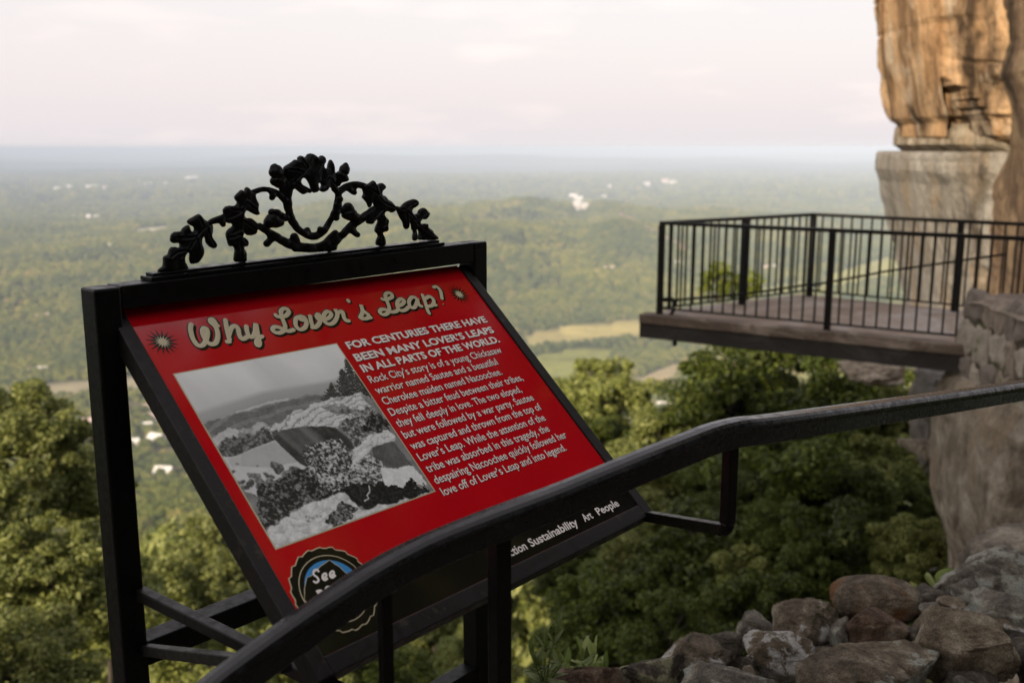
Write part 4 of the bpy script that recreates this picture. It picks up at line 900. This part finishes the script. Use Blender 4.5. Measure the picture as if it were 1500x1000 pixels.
for i, (x, y, D, rad, lb) in enumerate(((1285, 541, 15.5, (.55, .8, .16), 'dark rock lip under the deck edge beam above the trees'), (1395, 575, 12.5, (.42, .6, .42), 'pale brown rock block wedged under the deck beside the pillar'), (1368, 610, 13.2, (.3, .5, .9), 'narrow tan rock spur below the deck left of the rock face'))):
    V, F = rock_vf(5, rad, 90 + i, .7, 12, .16); tag(obj('rock_outcrop', V + at(x, y, D), F, M_cl_near if i == 0 else M_cl_lo, None), lb, 'rock')
# masonry pillar
pil = thing('stone_pillar', tuple(at(1500, 620, 8.3)), 'rough rubble stone pillar with mossy mortar at the end of the deck', 'pillar')
PA, PBt = at(1427, 440, 8.3), at(1427, 625, 8.3); zt, zb_ = at(1427, 433, 9.55)[2], PBt[2] - .3
V0 = at(1424, 440, 9.55)[0] - .07; pw, pd = 1.25, 1.3
m, nt, b = newmat('rubble_stone'); g = N(nt, 'ShaderNodeNewGeometry')
c = ramp(nt, g.outputs['Random Per Island'], [(.0, (.20, .17, .14)), (.25, (.36, .315, .25)), (.5, (.27, .22, .17)), (.70, (.36, .17, .095)), (.80, (.48, .44, .36)), (1., (.24, .22, .17))]); c.color_ramp.interpolation = 'CONSTANT'
co = objco(nt); n1 = noise(nt, co, 9, 8, .7); col = mixc(nt, .7, c.outputs[0], ramp(nt, n1.outputs[0], [(.3, (.4,) * 3), (.65, (1.1,) * 3)]).outputs[0], 'MULTIPLY')
n2 = noise(nt, co, 3.2, 8, .7); col = mixc(nt, ramp(nt, n2.outputs[0], [(.60, (0, 0, 0)), (.66, (1, 1, 1))]).outputs[0], col, (.12, .13, .06))
nt.links.new(col, b.inputs['Base Color']); b.inputs['Roughness'].default_value = .95; bump(nt, b, n1.outputs[0], .6, .03); M_rub = m
parts = []; r_ = np.random.default_rng(4)
def stone(w, h, side_face, u0, z0):
    """one irregular flat faced stone let into the mortar"""
    nv = 15; g = np.linspace(-1, 1, nv); A, B = np.meshgrid(g, g); sd0 = r_.uniform(0, 90)
    k = (1 - np.abs(A) ** 5) * (1 - np.abs(B) ** 5)
    jx = (pfbm(A * 1.2 + sd0, B * 1.2, 2) - .5) * .5; jz = (pfbm(A * 1.2, B * 1.2 + sd0 + 7, 2) - .5) * .5
    dep = .055 * np.clip(k, 0, 1) ** .35 + (pfbm(A * 2 + sd0, B * 2 + 3, 3) - .5) * .045 - .03
    uu = u0 + (A + jx * 1.5) * w / 2; zz = z0 + (B + jz * 1.6) * h / 2
    Vq = np.stack([V0 + .07 + uu, 8.3 - dep, zz], -1) if side_face == 0 else np.stack([V0 + .07 - dep, 8.3 + uu, zz], -1)
    Iq = np.arange(nv * nv).reshape(nv, nv); Fq = np.stack([Iq[:-1, :-1], Iq[:-1, 1:], Iq[1:, 1:], Iq[1:, :-1]], -1).reshape(-1, 4)
    if side_face: Fq = Fq[:, ::-1]
    return Vq.reshape(-1, 3), Fq
for sidef, L_ in ((0, pw), (1, pd)):
    rowz = zb_
    while rowz < zt - .04:
        h = r_.uniform(.13, .34); x = r_.uniform(-.12, 0)
        while x < L_:
            w = r_.uniform(.14, .46); parts.append(stone(w * 1.02, h * r_.uniform(.8, 1.15), sidef, x + w / 2, rowz + h / 2 + r_.uniform(-.03, .03))); x += w
        rowz += h
Vc = []; Fc = []
for v, f in parts:
    o = len(Vc); Vc += v.tolist(); Fc += (f + o).tolist()
obj('rubble_masonry', np.array(Vc), np.array(Fc), M_rub, pil, True)
nz2 = 40; cv = []
ring = [(V0 + .07 + t * pw, 8.3) for t in np.linspace(0, 1, 24)] + [(V0 + .07 + pw, 8.3 + t * pd) for t in np.linspace(.1, 1, 12)] + [(V0 + .07 + pw * (1 - t), 8.3 + pd) for t in np.linspace(.1, 1, 12)] + [(V0 + .07, 8.3 + pd * (1 - t)) for t in np.linspace(.05, .95, 22)]
for zq in np.linspace(zb_, zt - .02, nz2):
    for (xq, yq) in ring:
        e = (float(pfbm(np.array(xq * 5. + yq * 3), np.array(zq * 5.), 4)) - .5) * .05; cv.append((xq - .5 * e, yq + e, zq))
nrn = len(ring); cf = [(a * nrn + q, a * nrn + (q + 1) % nrn, (a + 1) * nrn + (q + 1) % nrn, (a + 1) * nrn + q) for a in range(nz2 - 1) for q in range(nrn)] + [tuple(range((nz2 - 1) * nrn, nz2 * nrn))]
obj('mortar_core', cv, cf, rock_mat('mortar', ((.045, .04, .033), (.085, .075, .06), (.15, .135, .11)), (.075, .085, .03), .55, 5), pil)
nq = 26; gq = np.linspace(-1, 1, nq); A, B = np.meshgrid(gq, gq); kq = np.clip((1 - np.abs(A) ** 9) * (1 - np.abs(B) ** 9), 0, 1) ** .4
Xc = V0 + .07 + pw / 2 + A * (pw / 2 + .05) + (pfbm(A * 3 + 5, B * 3, 3) - .5) * .08; Yc = 8.3 + pd / 2 + B * (pd / 2 + .05) + (pfbm(A * 3, B * 3 + 9, 3) - .5) * .08
Zc = zt - .05 + .07 * kq + (pfbm(A * 2.2 + 2, B * 2.2 + 1, 4) - .5) * .09
Iq = np.arange(nq * nq).reshape(nq, nq); obj('coping_stone', np.stack([Xc, Yc, Zc], -1).reshape(-1, 3), np.stack([Iq[:-1, :-1], Iq[:-1, 1:], Iq[1:, 1:], Iq[1:, :-1]], -1).reshape(-1, 4), M_rub, pil)

# ------------------------------------------------------------------ loose rocks of the dry stone wall
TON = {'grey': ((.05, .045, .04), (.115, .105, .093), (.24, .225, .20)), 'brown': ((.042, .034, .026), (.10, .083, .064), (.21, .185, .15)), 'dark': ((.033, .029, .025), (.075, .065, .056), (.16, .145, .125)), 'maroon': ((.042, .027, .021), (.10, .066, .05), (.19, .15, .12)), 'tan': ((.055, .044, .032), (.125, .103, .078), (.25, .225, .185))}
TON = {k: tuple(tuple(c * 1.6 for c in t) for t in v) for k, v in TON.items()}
WR = [  # x0, x1, y0, y1, depth, tone, lichen threshold, rust, label
    (1138, 1238, 864, 972, 2.62, 'brown', .60, None, 'upright brown boulder with pale lichen on its top left corner'),
    (1224, 1340, 851, 902, 2.75, 'brown', .80, (.16, .075, .028), 'smooth rounded rock stained orange brown on top of the wall'),
    (1240, 1328, 886, 946, 2.55, 'maroon', .66, None, 'maroon rock tucked under the orange stained rounded rock'),
    (1322, 1498, 890, 992, 2.42, 'tan', .74, None, 'largest block of the wall, flat topped and tan grey'),
    (1336, 1396, 858, 896, 2.85, 'dark', .72, None, 'small dark rock right of the orange stained rounded rock'),
    (1370, 1530, 812, 896, 2.95, 'grey', .55, None, 'rough ridged grey rock at the top right of the wall covered in lichen'),
    (1430, 1560, 872, 935, 2.62, 'grey', .58, None, 'grey lichened rock just above the largest flat topped block'),
    (1222, 1388, 936, 1012, 2.33, 'tan', .58, None, 'long flat grey tan rock in front of the largest block'),
    (1088, 1206, 930, 996, 2.38, 'tan', .54, None, 'brown rock with a white lichen face on its left side'),
    (1168, 1324, 962, 1040, 2.22, 'brown', .62, None, 'low brown slab below the long flat rock at the frame edge'),
    (1028, 1094, 916, 974, 2.60, 'dark', .76, None, 'dark brown wedge shaped rock with a pointed tip'),
    (1064, 1158, 905, 950, 2.85, 'grey', .68, None, 'grey flat rock behind the dark wedge shaped rock'),
    (966, 1092, 932, 994, 2.48, 'brown', .60, None, 'grey brown rock with one pale round lichen patch'),
    (903, 1014, 955, 1030, 2.36, 'dark', .54, None, 'dark rock with crusty yellow green lichen on its left end'),
    (814, 906, 970, 1040, 2.28, 'maroon', .74, None, 'dark maroon rock at the left foot of the wall beside the weeds'),
    (992, 1160, 972, 1050, 2.26, 'grey', .58, None, 'wide grey slab at the bottom of the wall between lichen rocks'),
    (1480, 1580, 940, 1040, 2.42, 'dark', .72, None, 'dark rock cut by the right frame edge below the largest block'),
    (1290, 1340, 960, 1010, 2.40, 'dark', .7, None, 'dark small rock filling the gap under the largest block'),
    (1380, 1420, 876, 896, 2.58, 'tan', .6, None, 'small pale stone lying on the rear edge of the largest block'),
    (1352, 1384, 884, 900, 2.56, 'grey', .56, None, 'small grey pebble beside the maroon rock on the wall'),
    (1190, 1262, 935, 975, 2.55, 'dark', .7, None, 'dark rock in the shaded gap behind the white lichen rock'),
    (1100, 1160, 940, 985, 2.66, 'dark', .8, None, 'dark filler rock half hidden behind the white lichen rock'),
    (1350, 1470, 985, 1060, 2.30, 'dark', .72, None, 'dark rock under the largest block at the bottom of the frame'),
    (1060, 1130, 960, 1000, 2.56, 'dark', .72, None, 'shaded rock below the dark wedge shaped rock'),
    (1396, 1440, 850, 884, 2.80, 'grey', .56, None, 'small ridged stone leaning on the left of the rough ridged grey rock'),
    (1215, 1250, 905, 940, 2.56, 'grey', .58, None, 'fist sized grey stone between the upright boulder and the maroon rock'),
    (1330, 1362, 918, 958, 2.50, 'dark', .66, None, 'wedge of dark stone between the maroon rock and the largest block'),
    (1196, 1236, 950, 985, 2.46, 'brown', .58, None, 'small brown stone right of the white lichen rock'),
    (1012, 1052, 968, 1000, 2.42, 'grey', .55, None, 'small lichened stone right of the yellow lichened rock'),
    (1084, 1116, 985, 1012, 2.30, 'tan', .6, None, 'small tan chip lying on the wide grey slab'),
    (888, 930, 985, 1030, 2.34, 'brown', .6, None, 'small brown stone between the maroon foot rock and the yellow lichened rock'),
    (1386, 1430, 985, 1030, 2.27, 'grey', .57, None, 'grey stone right of the long flat rock at the bottom edge'),
    (1145, 1180, 905, 940, 2.72, 'grey', .58, None, 'small grey stone left of the upright brown boulder'),
    (1460, 1500, 905, 935, 2.58, 'tan', .57, None, 'pale stone wedged above the right end of the largest block'),
]
for i, (x0, x1, y0, y1, D, tone, lich, rust, lb) in enumerate(WR):
    c = at((x0 + x1) / 2, (y0 + y1) / 2, D + .08); rx = (x1 - x0) / 2 / FPX * D * 1.22; rz = (y1 - y0) / 2 / FPX * D * 1.28
    rnd = 'rounded rock stained' in lb or 'smooth' in lb
    V, F = rock_vf(5 if x1 - x0 > 60 else 4, (rx, max(rx * .75, .06), rz), 200 + i * 7, .35 if rnd else .80, 3 if rnd else 15, .05 if rnd else .085, 2.3, .82 if rnd else .50, .05 if rnd else .20)
    a = R(random.uniform(-10, 10)); V = V @ np.array([[math.cos(a), -math.sin(a), 0], [math.sin(a), math.cos(a), 0], [0, 0, 1]]).T
    lc = (.30, .29, .17) if 'yellow' in lb else ((.50, .49, .45) if 'white' in lb or 'pale' in lb else (.34, .35, .29))
    tag(obj('wall_rock' , V + c, F, rock_mat('rock_%s' % tone, TON[tone], tuple(min(.6, c * 1.15) for c in lc), lich - .06, 7. + (i % 3) * 2, bumpd=.02, bs=1., rust=rust), None, False, origin=c), lb, 'rock', 'loose rocks of the dry stone wall')
V, F = rock_vf(5, (.44, .5, .26), 58, .5, 14, .10, 1.8, .5); c = at(1530, 860, 4.4)
tag(obj('boulder', V + c, F, rock_mat('boulder_rock', TON['dark'], (.3, .29, .26), .70, 5), None, False, origin=c), 'dark sloping boulder behind the right end of the rock wall', 'boulder')
# rubble core beneath the wall (a bank of earth and stone)
V, F = rock_vf(5, (1.2, .45, .5), 61, .7, 6, .16, 2.4); c = at(1290, 1085, 2.75); c[2] -= .36
tag(obj('rubble_bank_terrain', V + c, F, rock_mat('bank_soil', ((.012, .010, .009), (.025, .02, .016), (.05, .042, .034)), (.05, .05, .04), .7, 9)), kind='structure')

# ------------------------------------------------------------------ trees
def crown_mesh(name, seed, nleaf, leaf, clumps=110, R_=1.0, H_=1.15, mat=M_leaf):
    r = np.random.default_rng(seed); cl = []
    while len(cl) < clumps:
        p = r.normal(size=3); p /= np.linalg.norm(p); p *= r.uniform(.2, 1.0) ** .5 * (1 + .28 * (pfbm(np.array(p[0] * 1.6 + seed), np.array(p[1] * 1.6 + p[2] * 1.3), 2) - .5)); p[2] *= H_
        if p[2] < -.75: continue
        cl.append(p * R_)
    cl = np.array(cl); k = r.integers(0, clumps, nleaf); cr_ = r.uniform(.09, .27, clumps)[k]
    d = r.normal(size=(nleaf, 3)); d /= np.linalg.norm(d, axis=1)[:, None]; rad = r.uniform(.15, 1, nleaf) ** .5
    P = cl[k] + d * (cr_ * rad)[:, None] * np.array([1.1, 1.1, .75]); P[:, 2] -= .06 * rad
    nrm_ = d * .7 + np.array([0, 0, .45]) + r.normal(size=(nleaf, 3)) * .6; nrm_ /= np.linalg.norm(nrm_, axis=1)[:, None]
    t = np.cross(nrm_, r.normal(size=(nleaf, 3))); t /= np.linalg.norm(t, axis=1)[:, None]; q = np.cross(nrm_, t)
    s = leaf * r.uniform(.6, 1.25, nleaf)[:, None]
    A = P - t * s; B = P + q * s * .55 + nrm_ * s * .18; C = P + t * s * 1.1 - nrm_ * s * .15; D_ = P - q * s * .55 + nrm_ * s * .18
    V = np.stack([A, B, C, D_], 1).reshape(-1, 3); F = np.arange(nleaf * 4).reshape(-1, 4)
    return V, F, cl
def make_tree(name, seed, nleaf, leaf, mat, tall=1.0):
    root = bpy.data.objects.new(name, None); COL.objects.link(root)
    V, F, cl = crown_mesh('crown', seed, nleaf, leaf, mat=mat); r = np.random.default_rng(seed)
    zc_ = 1.9 * tall; V = V + np.array([0, 0, zc_]); cl = cl + np.array([0, 0, zc_])
    obj('crown', V, F, mat, root)
    tr = [tube_vf(catmull([(0, 0, -.5), (.03, .02, .5), (-.03, .03, 1.2), (0, 0, zc_ + .5)], 5), np.linspace(.075, .02, 16), 8)]
    for c in cl[::4]:
        z0 = max(.5, min(zc_ + .2, c[2] - .55)); m_ = np.array([c[0] * .45, c[1] * .45, (z0 + c[2]) / 2 - .03])
        tr.append(tube_vf(catmull([(0, 0, z0), m_, c], 4), np.linspace(.028, .006, 9), 5))
    v, f = join_vf(tr); obj('trunk', v, f, M_bark, root, True); return root
PROTO = {}
def tree(kind, x, ytop, D, rpx, label, group=None, hfac=1.0, seed=None):
    """a tree whose crown top stands at pixel (x, ytop), distance D, crown radius rpx pixels"""
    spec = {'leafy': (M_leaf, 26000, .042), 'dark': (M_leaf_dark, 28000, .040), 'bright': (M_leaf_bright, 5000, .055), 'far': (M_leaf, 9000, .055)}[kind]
    vi = random.randrange(3); key = (kind, vi); Rm = rpx * D / FPX
    if key not in PROTO:
        PROTO[key] = o = make_tree('leafy_tree', 40 + vi * 13 + len(PROTO), spec[1], spec[2], spec[0])
    else:
        o = copy_tree(PROTO[key])
    top = at(x, ytop, D); o.location = (top[0], top[1], top[2] - 3.02 * Rm * hfac); o.scale = (Rm, Rm, Rm * hfac); o.rotation_euler = (0, 0, random.uniform(0, 6.28))
    return tag(o, label, 'tree', group)
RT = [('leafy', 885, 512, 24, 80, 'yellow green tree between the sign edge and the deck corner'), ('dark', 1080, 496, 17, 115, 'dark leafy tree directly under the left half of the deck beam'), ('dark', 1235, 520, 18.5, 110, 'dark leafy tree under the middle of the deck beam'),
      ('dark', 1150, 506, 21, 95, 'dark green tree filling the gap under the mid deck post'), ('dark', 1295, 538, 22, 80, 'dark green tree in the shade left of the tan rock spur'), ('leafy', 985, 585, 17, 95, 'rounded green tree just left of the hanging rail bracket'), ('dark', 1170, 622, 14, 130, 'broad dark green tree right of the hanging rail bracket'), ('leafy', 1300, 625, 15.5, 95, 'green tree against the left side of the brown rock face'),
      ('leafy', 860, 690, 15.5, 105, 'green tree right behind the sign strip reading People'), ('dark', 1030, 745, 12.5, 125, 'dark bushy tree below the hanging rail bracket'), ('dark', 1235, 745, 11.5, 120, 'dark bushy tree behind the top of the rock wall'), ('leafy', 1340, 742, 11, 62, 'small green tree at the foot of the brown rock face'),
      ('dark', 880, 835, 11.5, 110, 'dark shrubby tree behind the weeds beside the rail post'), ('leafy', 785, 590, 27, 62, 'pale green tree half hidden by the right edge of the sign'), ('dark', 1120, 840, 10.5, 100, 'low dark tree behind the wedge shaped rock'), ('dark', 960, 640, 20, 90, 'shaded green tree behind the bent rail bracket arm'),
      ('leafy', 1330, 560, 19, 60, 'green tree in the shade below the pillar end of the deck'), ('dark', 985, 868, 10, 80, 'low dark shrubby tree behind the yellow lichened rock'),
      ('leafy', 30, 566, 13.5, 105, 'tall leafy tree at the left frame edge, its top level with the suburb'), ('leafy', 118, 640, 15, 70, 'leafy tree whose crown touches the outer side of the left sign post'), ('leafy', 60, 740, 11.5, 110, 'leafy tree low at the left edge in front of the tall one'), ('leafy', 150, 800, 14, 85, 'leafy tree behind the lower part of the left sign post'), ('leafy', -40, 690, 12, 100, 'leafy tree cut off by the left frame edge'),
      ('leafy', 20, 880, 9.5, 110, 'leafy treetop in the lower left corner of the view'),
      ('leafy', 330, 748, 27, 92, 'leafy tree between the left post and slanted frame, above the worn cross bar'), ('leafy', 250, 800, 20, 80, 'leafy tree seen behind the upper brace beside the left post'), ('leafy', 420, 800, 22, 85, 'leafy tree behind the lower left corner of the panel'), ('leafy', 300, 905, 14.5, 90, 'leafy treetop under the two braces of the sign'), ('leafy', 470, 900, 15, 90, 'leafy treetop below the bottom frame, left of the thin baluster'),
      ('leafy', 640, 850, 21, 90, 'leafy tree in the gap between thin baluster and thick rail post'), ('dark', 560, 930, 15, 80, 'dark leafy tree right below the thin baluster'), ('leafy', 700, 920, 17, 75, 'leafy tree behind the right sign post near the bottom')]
for k, x, y, D, rp, lb in RT: tree(k, x, y, D, rp, lb, 'trees just below the terrace')
tree('bright', 1055, 378, 15.8, 32, 'bright yellow green sapling behind the deck railing'); tree('bright', 1098, 392, 16.2, 22, 'small bright sapling top behind the second deck rail post', hfac=1.0)
# unseen tree placed beside the terrace so its canopy darkens the panel's reflection
for (x, y, Rm, zt_, lb) in ((6.4, 5.6, 3.3, 11.5, 'tall unseen shade tree beside the right end of the terrace, its canopy high overhead'),):
    key = ('leafy', 0); o = copy_tree(PROTO[key]) if key in PROTO else make_tree('leafy_tree', 300, 15000, .05, M_leaf)
    o.location = (x, y, -1.8); o.scale = (Rm, Rm, (zt_ + 1.8) / 3.02); o.rotation_euler = (0, 0, x); tag(o, lb, 'tree'); o.pop('group', None) if 'group' in o else None
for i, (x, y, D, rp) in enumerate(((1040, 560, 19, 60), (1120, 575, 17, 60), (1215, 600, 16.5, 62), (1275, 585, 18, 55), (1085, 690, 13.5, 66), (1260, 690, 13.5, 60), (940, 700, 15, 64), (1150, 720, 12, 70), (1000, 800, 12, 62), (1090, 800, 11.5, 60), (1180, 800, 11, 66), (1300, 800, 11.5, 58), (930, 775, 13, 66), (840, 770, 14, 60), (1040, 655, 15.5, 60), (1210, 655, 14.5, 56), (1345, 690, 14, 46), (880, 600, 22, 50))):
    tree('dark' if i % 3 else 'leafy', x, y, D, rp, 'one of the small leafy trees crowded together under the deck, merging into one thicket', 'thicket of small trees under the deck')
# slope trees further down
for i in range(92):
    D = float(np.exp(random.uniform(math.log(38), math.log(340)))); x = random.uniform(-420, 60) if i >= 74 else random.uniform(120, 900) if i % 4 else random.uniform(760, 1010)
    a = ray(x, 700); dx, dy = a[0] / a[1] * D, D; zg = float(height(np.array(dx), np.array(dy))); h = random.uniform(11, 16); Rm = random.uniform(3.0, 4.6)
    vi = i % 3; key = ('far', vi)
    if key not in PROTO: PROTO[key] = o = make_tree('leafy_tree', 140 + vi * 13, 9000, .058, M_leaf)
    else: o = copy_tree(PROTO[key])
    sc_ = h / 3.05; o.location = (dx, dy, zg - .3); o.scale = (Rm, Rm, sc_); o.rotation_euler = (0, 0, random.uniform(0, 6.28))
    tag(o, 'one of the leafy trees on the wooded slope falling away below the terrace', 'tree', 'trees on the slope down to the valley')

# ------------------------------------------------------------------ houses in the valley
M_wall = flat_mat('pale_siding', (.60, .55, .50), .8, 0, .2); M_roof = flat_mat('pale_roof', (.55, .42, .37), .8, 0, .2); M_roof2 = flat_mat('white_roof', (.66, .63, .61), .6, 0, .3)
def house_proto(roofmat):
    root = bpy.data.objects.new('house', None); COL.objects.link(root)
    bm = bmesh.new(); add_hexa(bm, [(-.5, -.35, 0), (.5, -.35, 0), (.5, .35, 0), (-.5, .35, 0), (-.5, -.35, .34), (.5, -.35, .34), (.5, .35, .34), (-.5, .35, .34)], 0)
    g1 = [bm.verts.new(p) for p in ((-.49, -.35, .34), (-.49, .35, .34), (-.49, 0, .58))]; bm.faces.new(g1); g1 = [bm.verts.new(p) for p in ((.49, -.35, .34), (.49, .35, .34), (.49, 0, .58))]; bm.faces.new(g1)
    bm_obj('wall', bm, M_wall, root)
    V = [(-.54, -.42, .31), (.54, -.42, .31), (.54, 0, .62), (-.54, 0, .62), (-.54, .42, .31), (.54, .42, .31)]; V += [(x, y, z + .03) for x, y, z in V]
    F = [(0, 1, 2, 3), (3, 2, 5, 4), (6, 9, 8, 7), (9, 10, 11, 8), (0, 3, 9, 6), (3, 4, 10, 9), (1, 7, 8, 2), (2, 8, 11, 5), (0, 6, 7, 1), (4, 5, 11, 10)]
    recalc(obj('roof', V, F, roofmat, root)); return root
HP = [house_proto(M_roof), house_proto(M_roof2)]; hused = [0, 0]
HOUSES = [   # x, y, width in px, roof, label, group
    [(214, 629, 20, 1), (230, 648, 26, 1), (196, 652, 18, 1), (205, 614, 16, 0), (227, 614, 18, 0), (243, 604, 14, 0), (260, 625, 16, 0), (188, 606, 12, 0), (216, 598, 12, 0), (236, 592, 11, 0), (262, 598, 11, 0), (252, 640, 15, 0), (210, 664, 14, 0), (275, 612, 14, 0)],
    [(130, 622, 17, 0), (126, 632, 15, 0), (108, 620, 14, 0), (76, 622, 16, 0), (119, 640, 13, 0), (113, 659, 12, 1), (92, 612, 12, 0), (145, 612, 14, 0)],
    [(85, 281, 11, 1), (101, 279, 13, 1), (132, 278, 11, 1), (141, 277, 10, 1), (154, 278, 9, 0), (204, 270, 10, 1), (217, 274, 11, 1), (242, 273, 9, 1), (277, 265, 11, 1), (286, 264, 10, 1)],
    [(109, 319, 8, 1), (131, 320, 9, 1), (142, 320, 8, 1), (108, 330, 7, 1), (59, 331, 9, 1), (203, 322, 7, 1), (164, 362, 9, 1), (157, 357, 8, 1), (173, 356, 8, 0)],
    [(947, 273, 11, 1), (974, 269, 12, 0), (986, 271, 11, 1), (892, 275, 8, 1), (884, 291, 9, 1), (928, 295, 8, 1)],
    [(840, 291, 13, 1), (848, 294, 12, 1), (844, 302, 11, 1), (858, 305, 11, 1)],
    [(1122, 396, 12, 0), (1130, 395, 12, 1), (993, 392, 16, 1)]]
GL = [('pale roofed suburban house seen between the left post and slanted frame', 'houses between the post and the slanted frame'), ('pale roofed suburban house left of the left sign post', 'houses left of the sign post'), ('tiny white building on the far hazy ridge left of the crest', 'buildings on the far ridge'),
      ('tiny white house in the hazy valley left of the crest', 'houses in the hazy left valley'), ('tiny white house on the far hills above the deck corner', 'houses on the far right hills'), ('white building of the cluster at the end of the central ridge', 'buildings at the ridge end'), ('house in the valley seen through the deck railing', 'houses seen through the railing')]
SING = [(241, 698, 28, 1, 'larger white house alone below the suburb, between post and slanted frame'), (38, 549, 15, 1, 'white house, left one of a pair above the left treetop'), (61, 546, 16, 1, 'long white house, right one of a pair above the left treetop'), (63, 470, 18, 0, 'reddish roof in the woods upper left'), (892, 400, 18, 0, 'reddish roofed house on the wooded ridge left of the deck'), (972, 600, 22, 1, 'white roof among the trees under the deck corner')]
def place_house(x, y, w, k, label, group=None):
    P = ground(x, y); Dd = np.linalg.norm(P); o = HP[k] if not hused[k] else copy_tree(HP[k]); hused[k] = 1
    s = w * .82 * Dd / FPX; o.location = (P[0], P[1], float(height(np.array(P[0]), np.array(P[1]))) ); o.scale = (s, s, s); o.rotation_euler = (0, 0, random.uniform(-.5, .5)); tag(o, label, 'house', group)
for (lb, gr), hs_ in zip(GL, HOUSES):
    for x, y, w, k in hs_: place_house(x, y, w, k, lb, gr)
for x, y, w, k, lb in SING: place_house(x, y, w, k, lb)

# ------------------------------------------------------------------ weeds
def weed(name, base, stems, label, leafL=.075, seed=0):
    root = thing(name, tuple(base), label, 'plant'); r = np.random.default_rng(seed); sv = []; lv = []
    for (dx, h, n) in stems:
        tip = base + np.array([dx, r.uniform(-.03, .03), h]); mid = base + np.array([dx * .35, 0, h * .55]); c = catmull([base, mid, tip], 8); sv.append(tube_vf(c, np.linspace(.0025, .001, len(c)), 6))
        for i in range(n):
            t = .25 + .75 * i / max(1, n - 1); p = c[min(len(c) - 1, int(t * (len(c) - 1)))]; a = i * 2.4 + r.uniform(-.4, .4); el = .45 + .95 * t ** 2 + r.uniform(-.2, .2)
            d = np.array([math.cos(a) * math.cos(el), math.sin(a) * math.cos(el), math.sin(el)]); L_ = leafL * r.uniform(.7, 1.15) * (1.1 - .25 * t); w = L_ * .105
            sd_ = np.cross(d, ZZ); sd_ /= np.linalg.norm(sd_) + 1e-9; V = []; F = []
            for k in range(7):
                q = k / 6; pos = p + d * L_ * q - ZZ * L_ * .35 * q * q * (1.3 - t * .8); ww = w * math.sin(math.pi * min(1, q * .93 + .07)) ** .8; nn_ = np.cross(sd_, d)
                V += [pos - sd_ * ww + nn_ * ww * .4, pos, pos + sd_ * ww + nn_ * ww * .4]
            for k in range(6):
                for m_ in (0, 1): F.append((k * 3 + m_, k * 3 + m_ + 1, k * 3 + m_ + 4, k * 3 + m_ + 3))
            lv.append((V, F))
    v, f = join_vf(sv); obj('stem', v, f, M_weed, root, True); v, f = join_vf(lv); obj('leaves', v, f, M_weed, root, True); return root
weed('weed', at(797, 1030, 2.30), [(-.034, .135, 11), (.004, .18, 14), (.034, .205, 14), (-.012, .11, 9), (.05, .12, 9)], 'tall narrow leaved weed beside the thick rail post', .072, 1)
weed('weed', at(856, 1015, 2.42), [(-.01, .125, 10), (.03, .105, 9), (.055, .075, 8), (-.055, .09, 8)], 'low narrow leaved weed growing behind the maroon rock', .085, 2)
root = thing('leafy_plant', tuple(at(1378, 860, 3.6)), 'pale green cupped leaf plant behind the rough ridged rock', 'plant'); lv = []
for (x, y, L_, w, lean, tw) in ((1380, 862, .115, .036, .15, .2), (1372, 862, .105, .03, -.55, .9), (1392, 866, .08, .025, .6, -.5), (1366, 870, .07, .022, -.9, .3)):
    b0 = at(x, y, 3.6); V = []; F = []; d = np.array([math.sin(lean), -.15, math.cos(lean)]); sd_ = np.array([math.cos(tw), math.sin(tw), 0])
    for k in range(9):
        q = k / 8; ww = w * math.sin(math.pi * (q * .95 + .03)) ** .7; pos = b0 + d * L_ * q - ZZ * .02 * q * q
        for j in range(5): e = (j - 2) / 2; V.append(pos + sd_ * ww * e + np.array([0, -1, 0]) * -ww * .8 * e * e)
    F = [(k * 5 + j, k * 5 + j + 1, k * 5 + j + 6, k * 5 + j + 5) for k in range(8) for j in range(4)]; lv.append((V, F))
v, f = join_vf(lv); obj('leaves', v, f, M_weed, root, True); v, f = tube_vf([at(1380, 885, 3.6), at(1379, 862, 3.6)], .004, 6); obj('stem', v, f, M_weed, root, True)
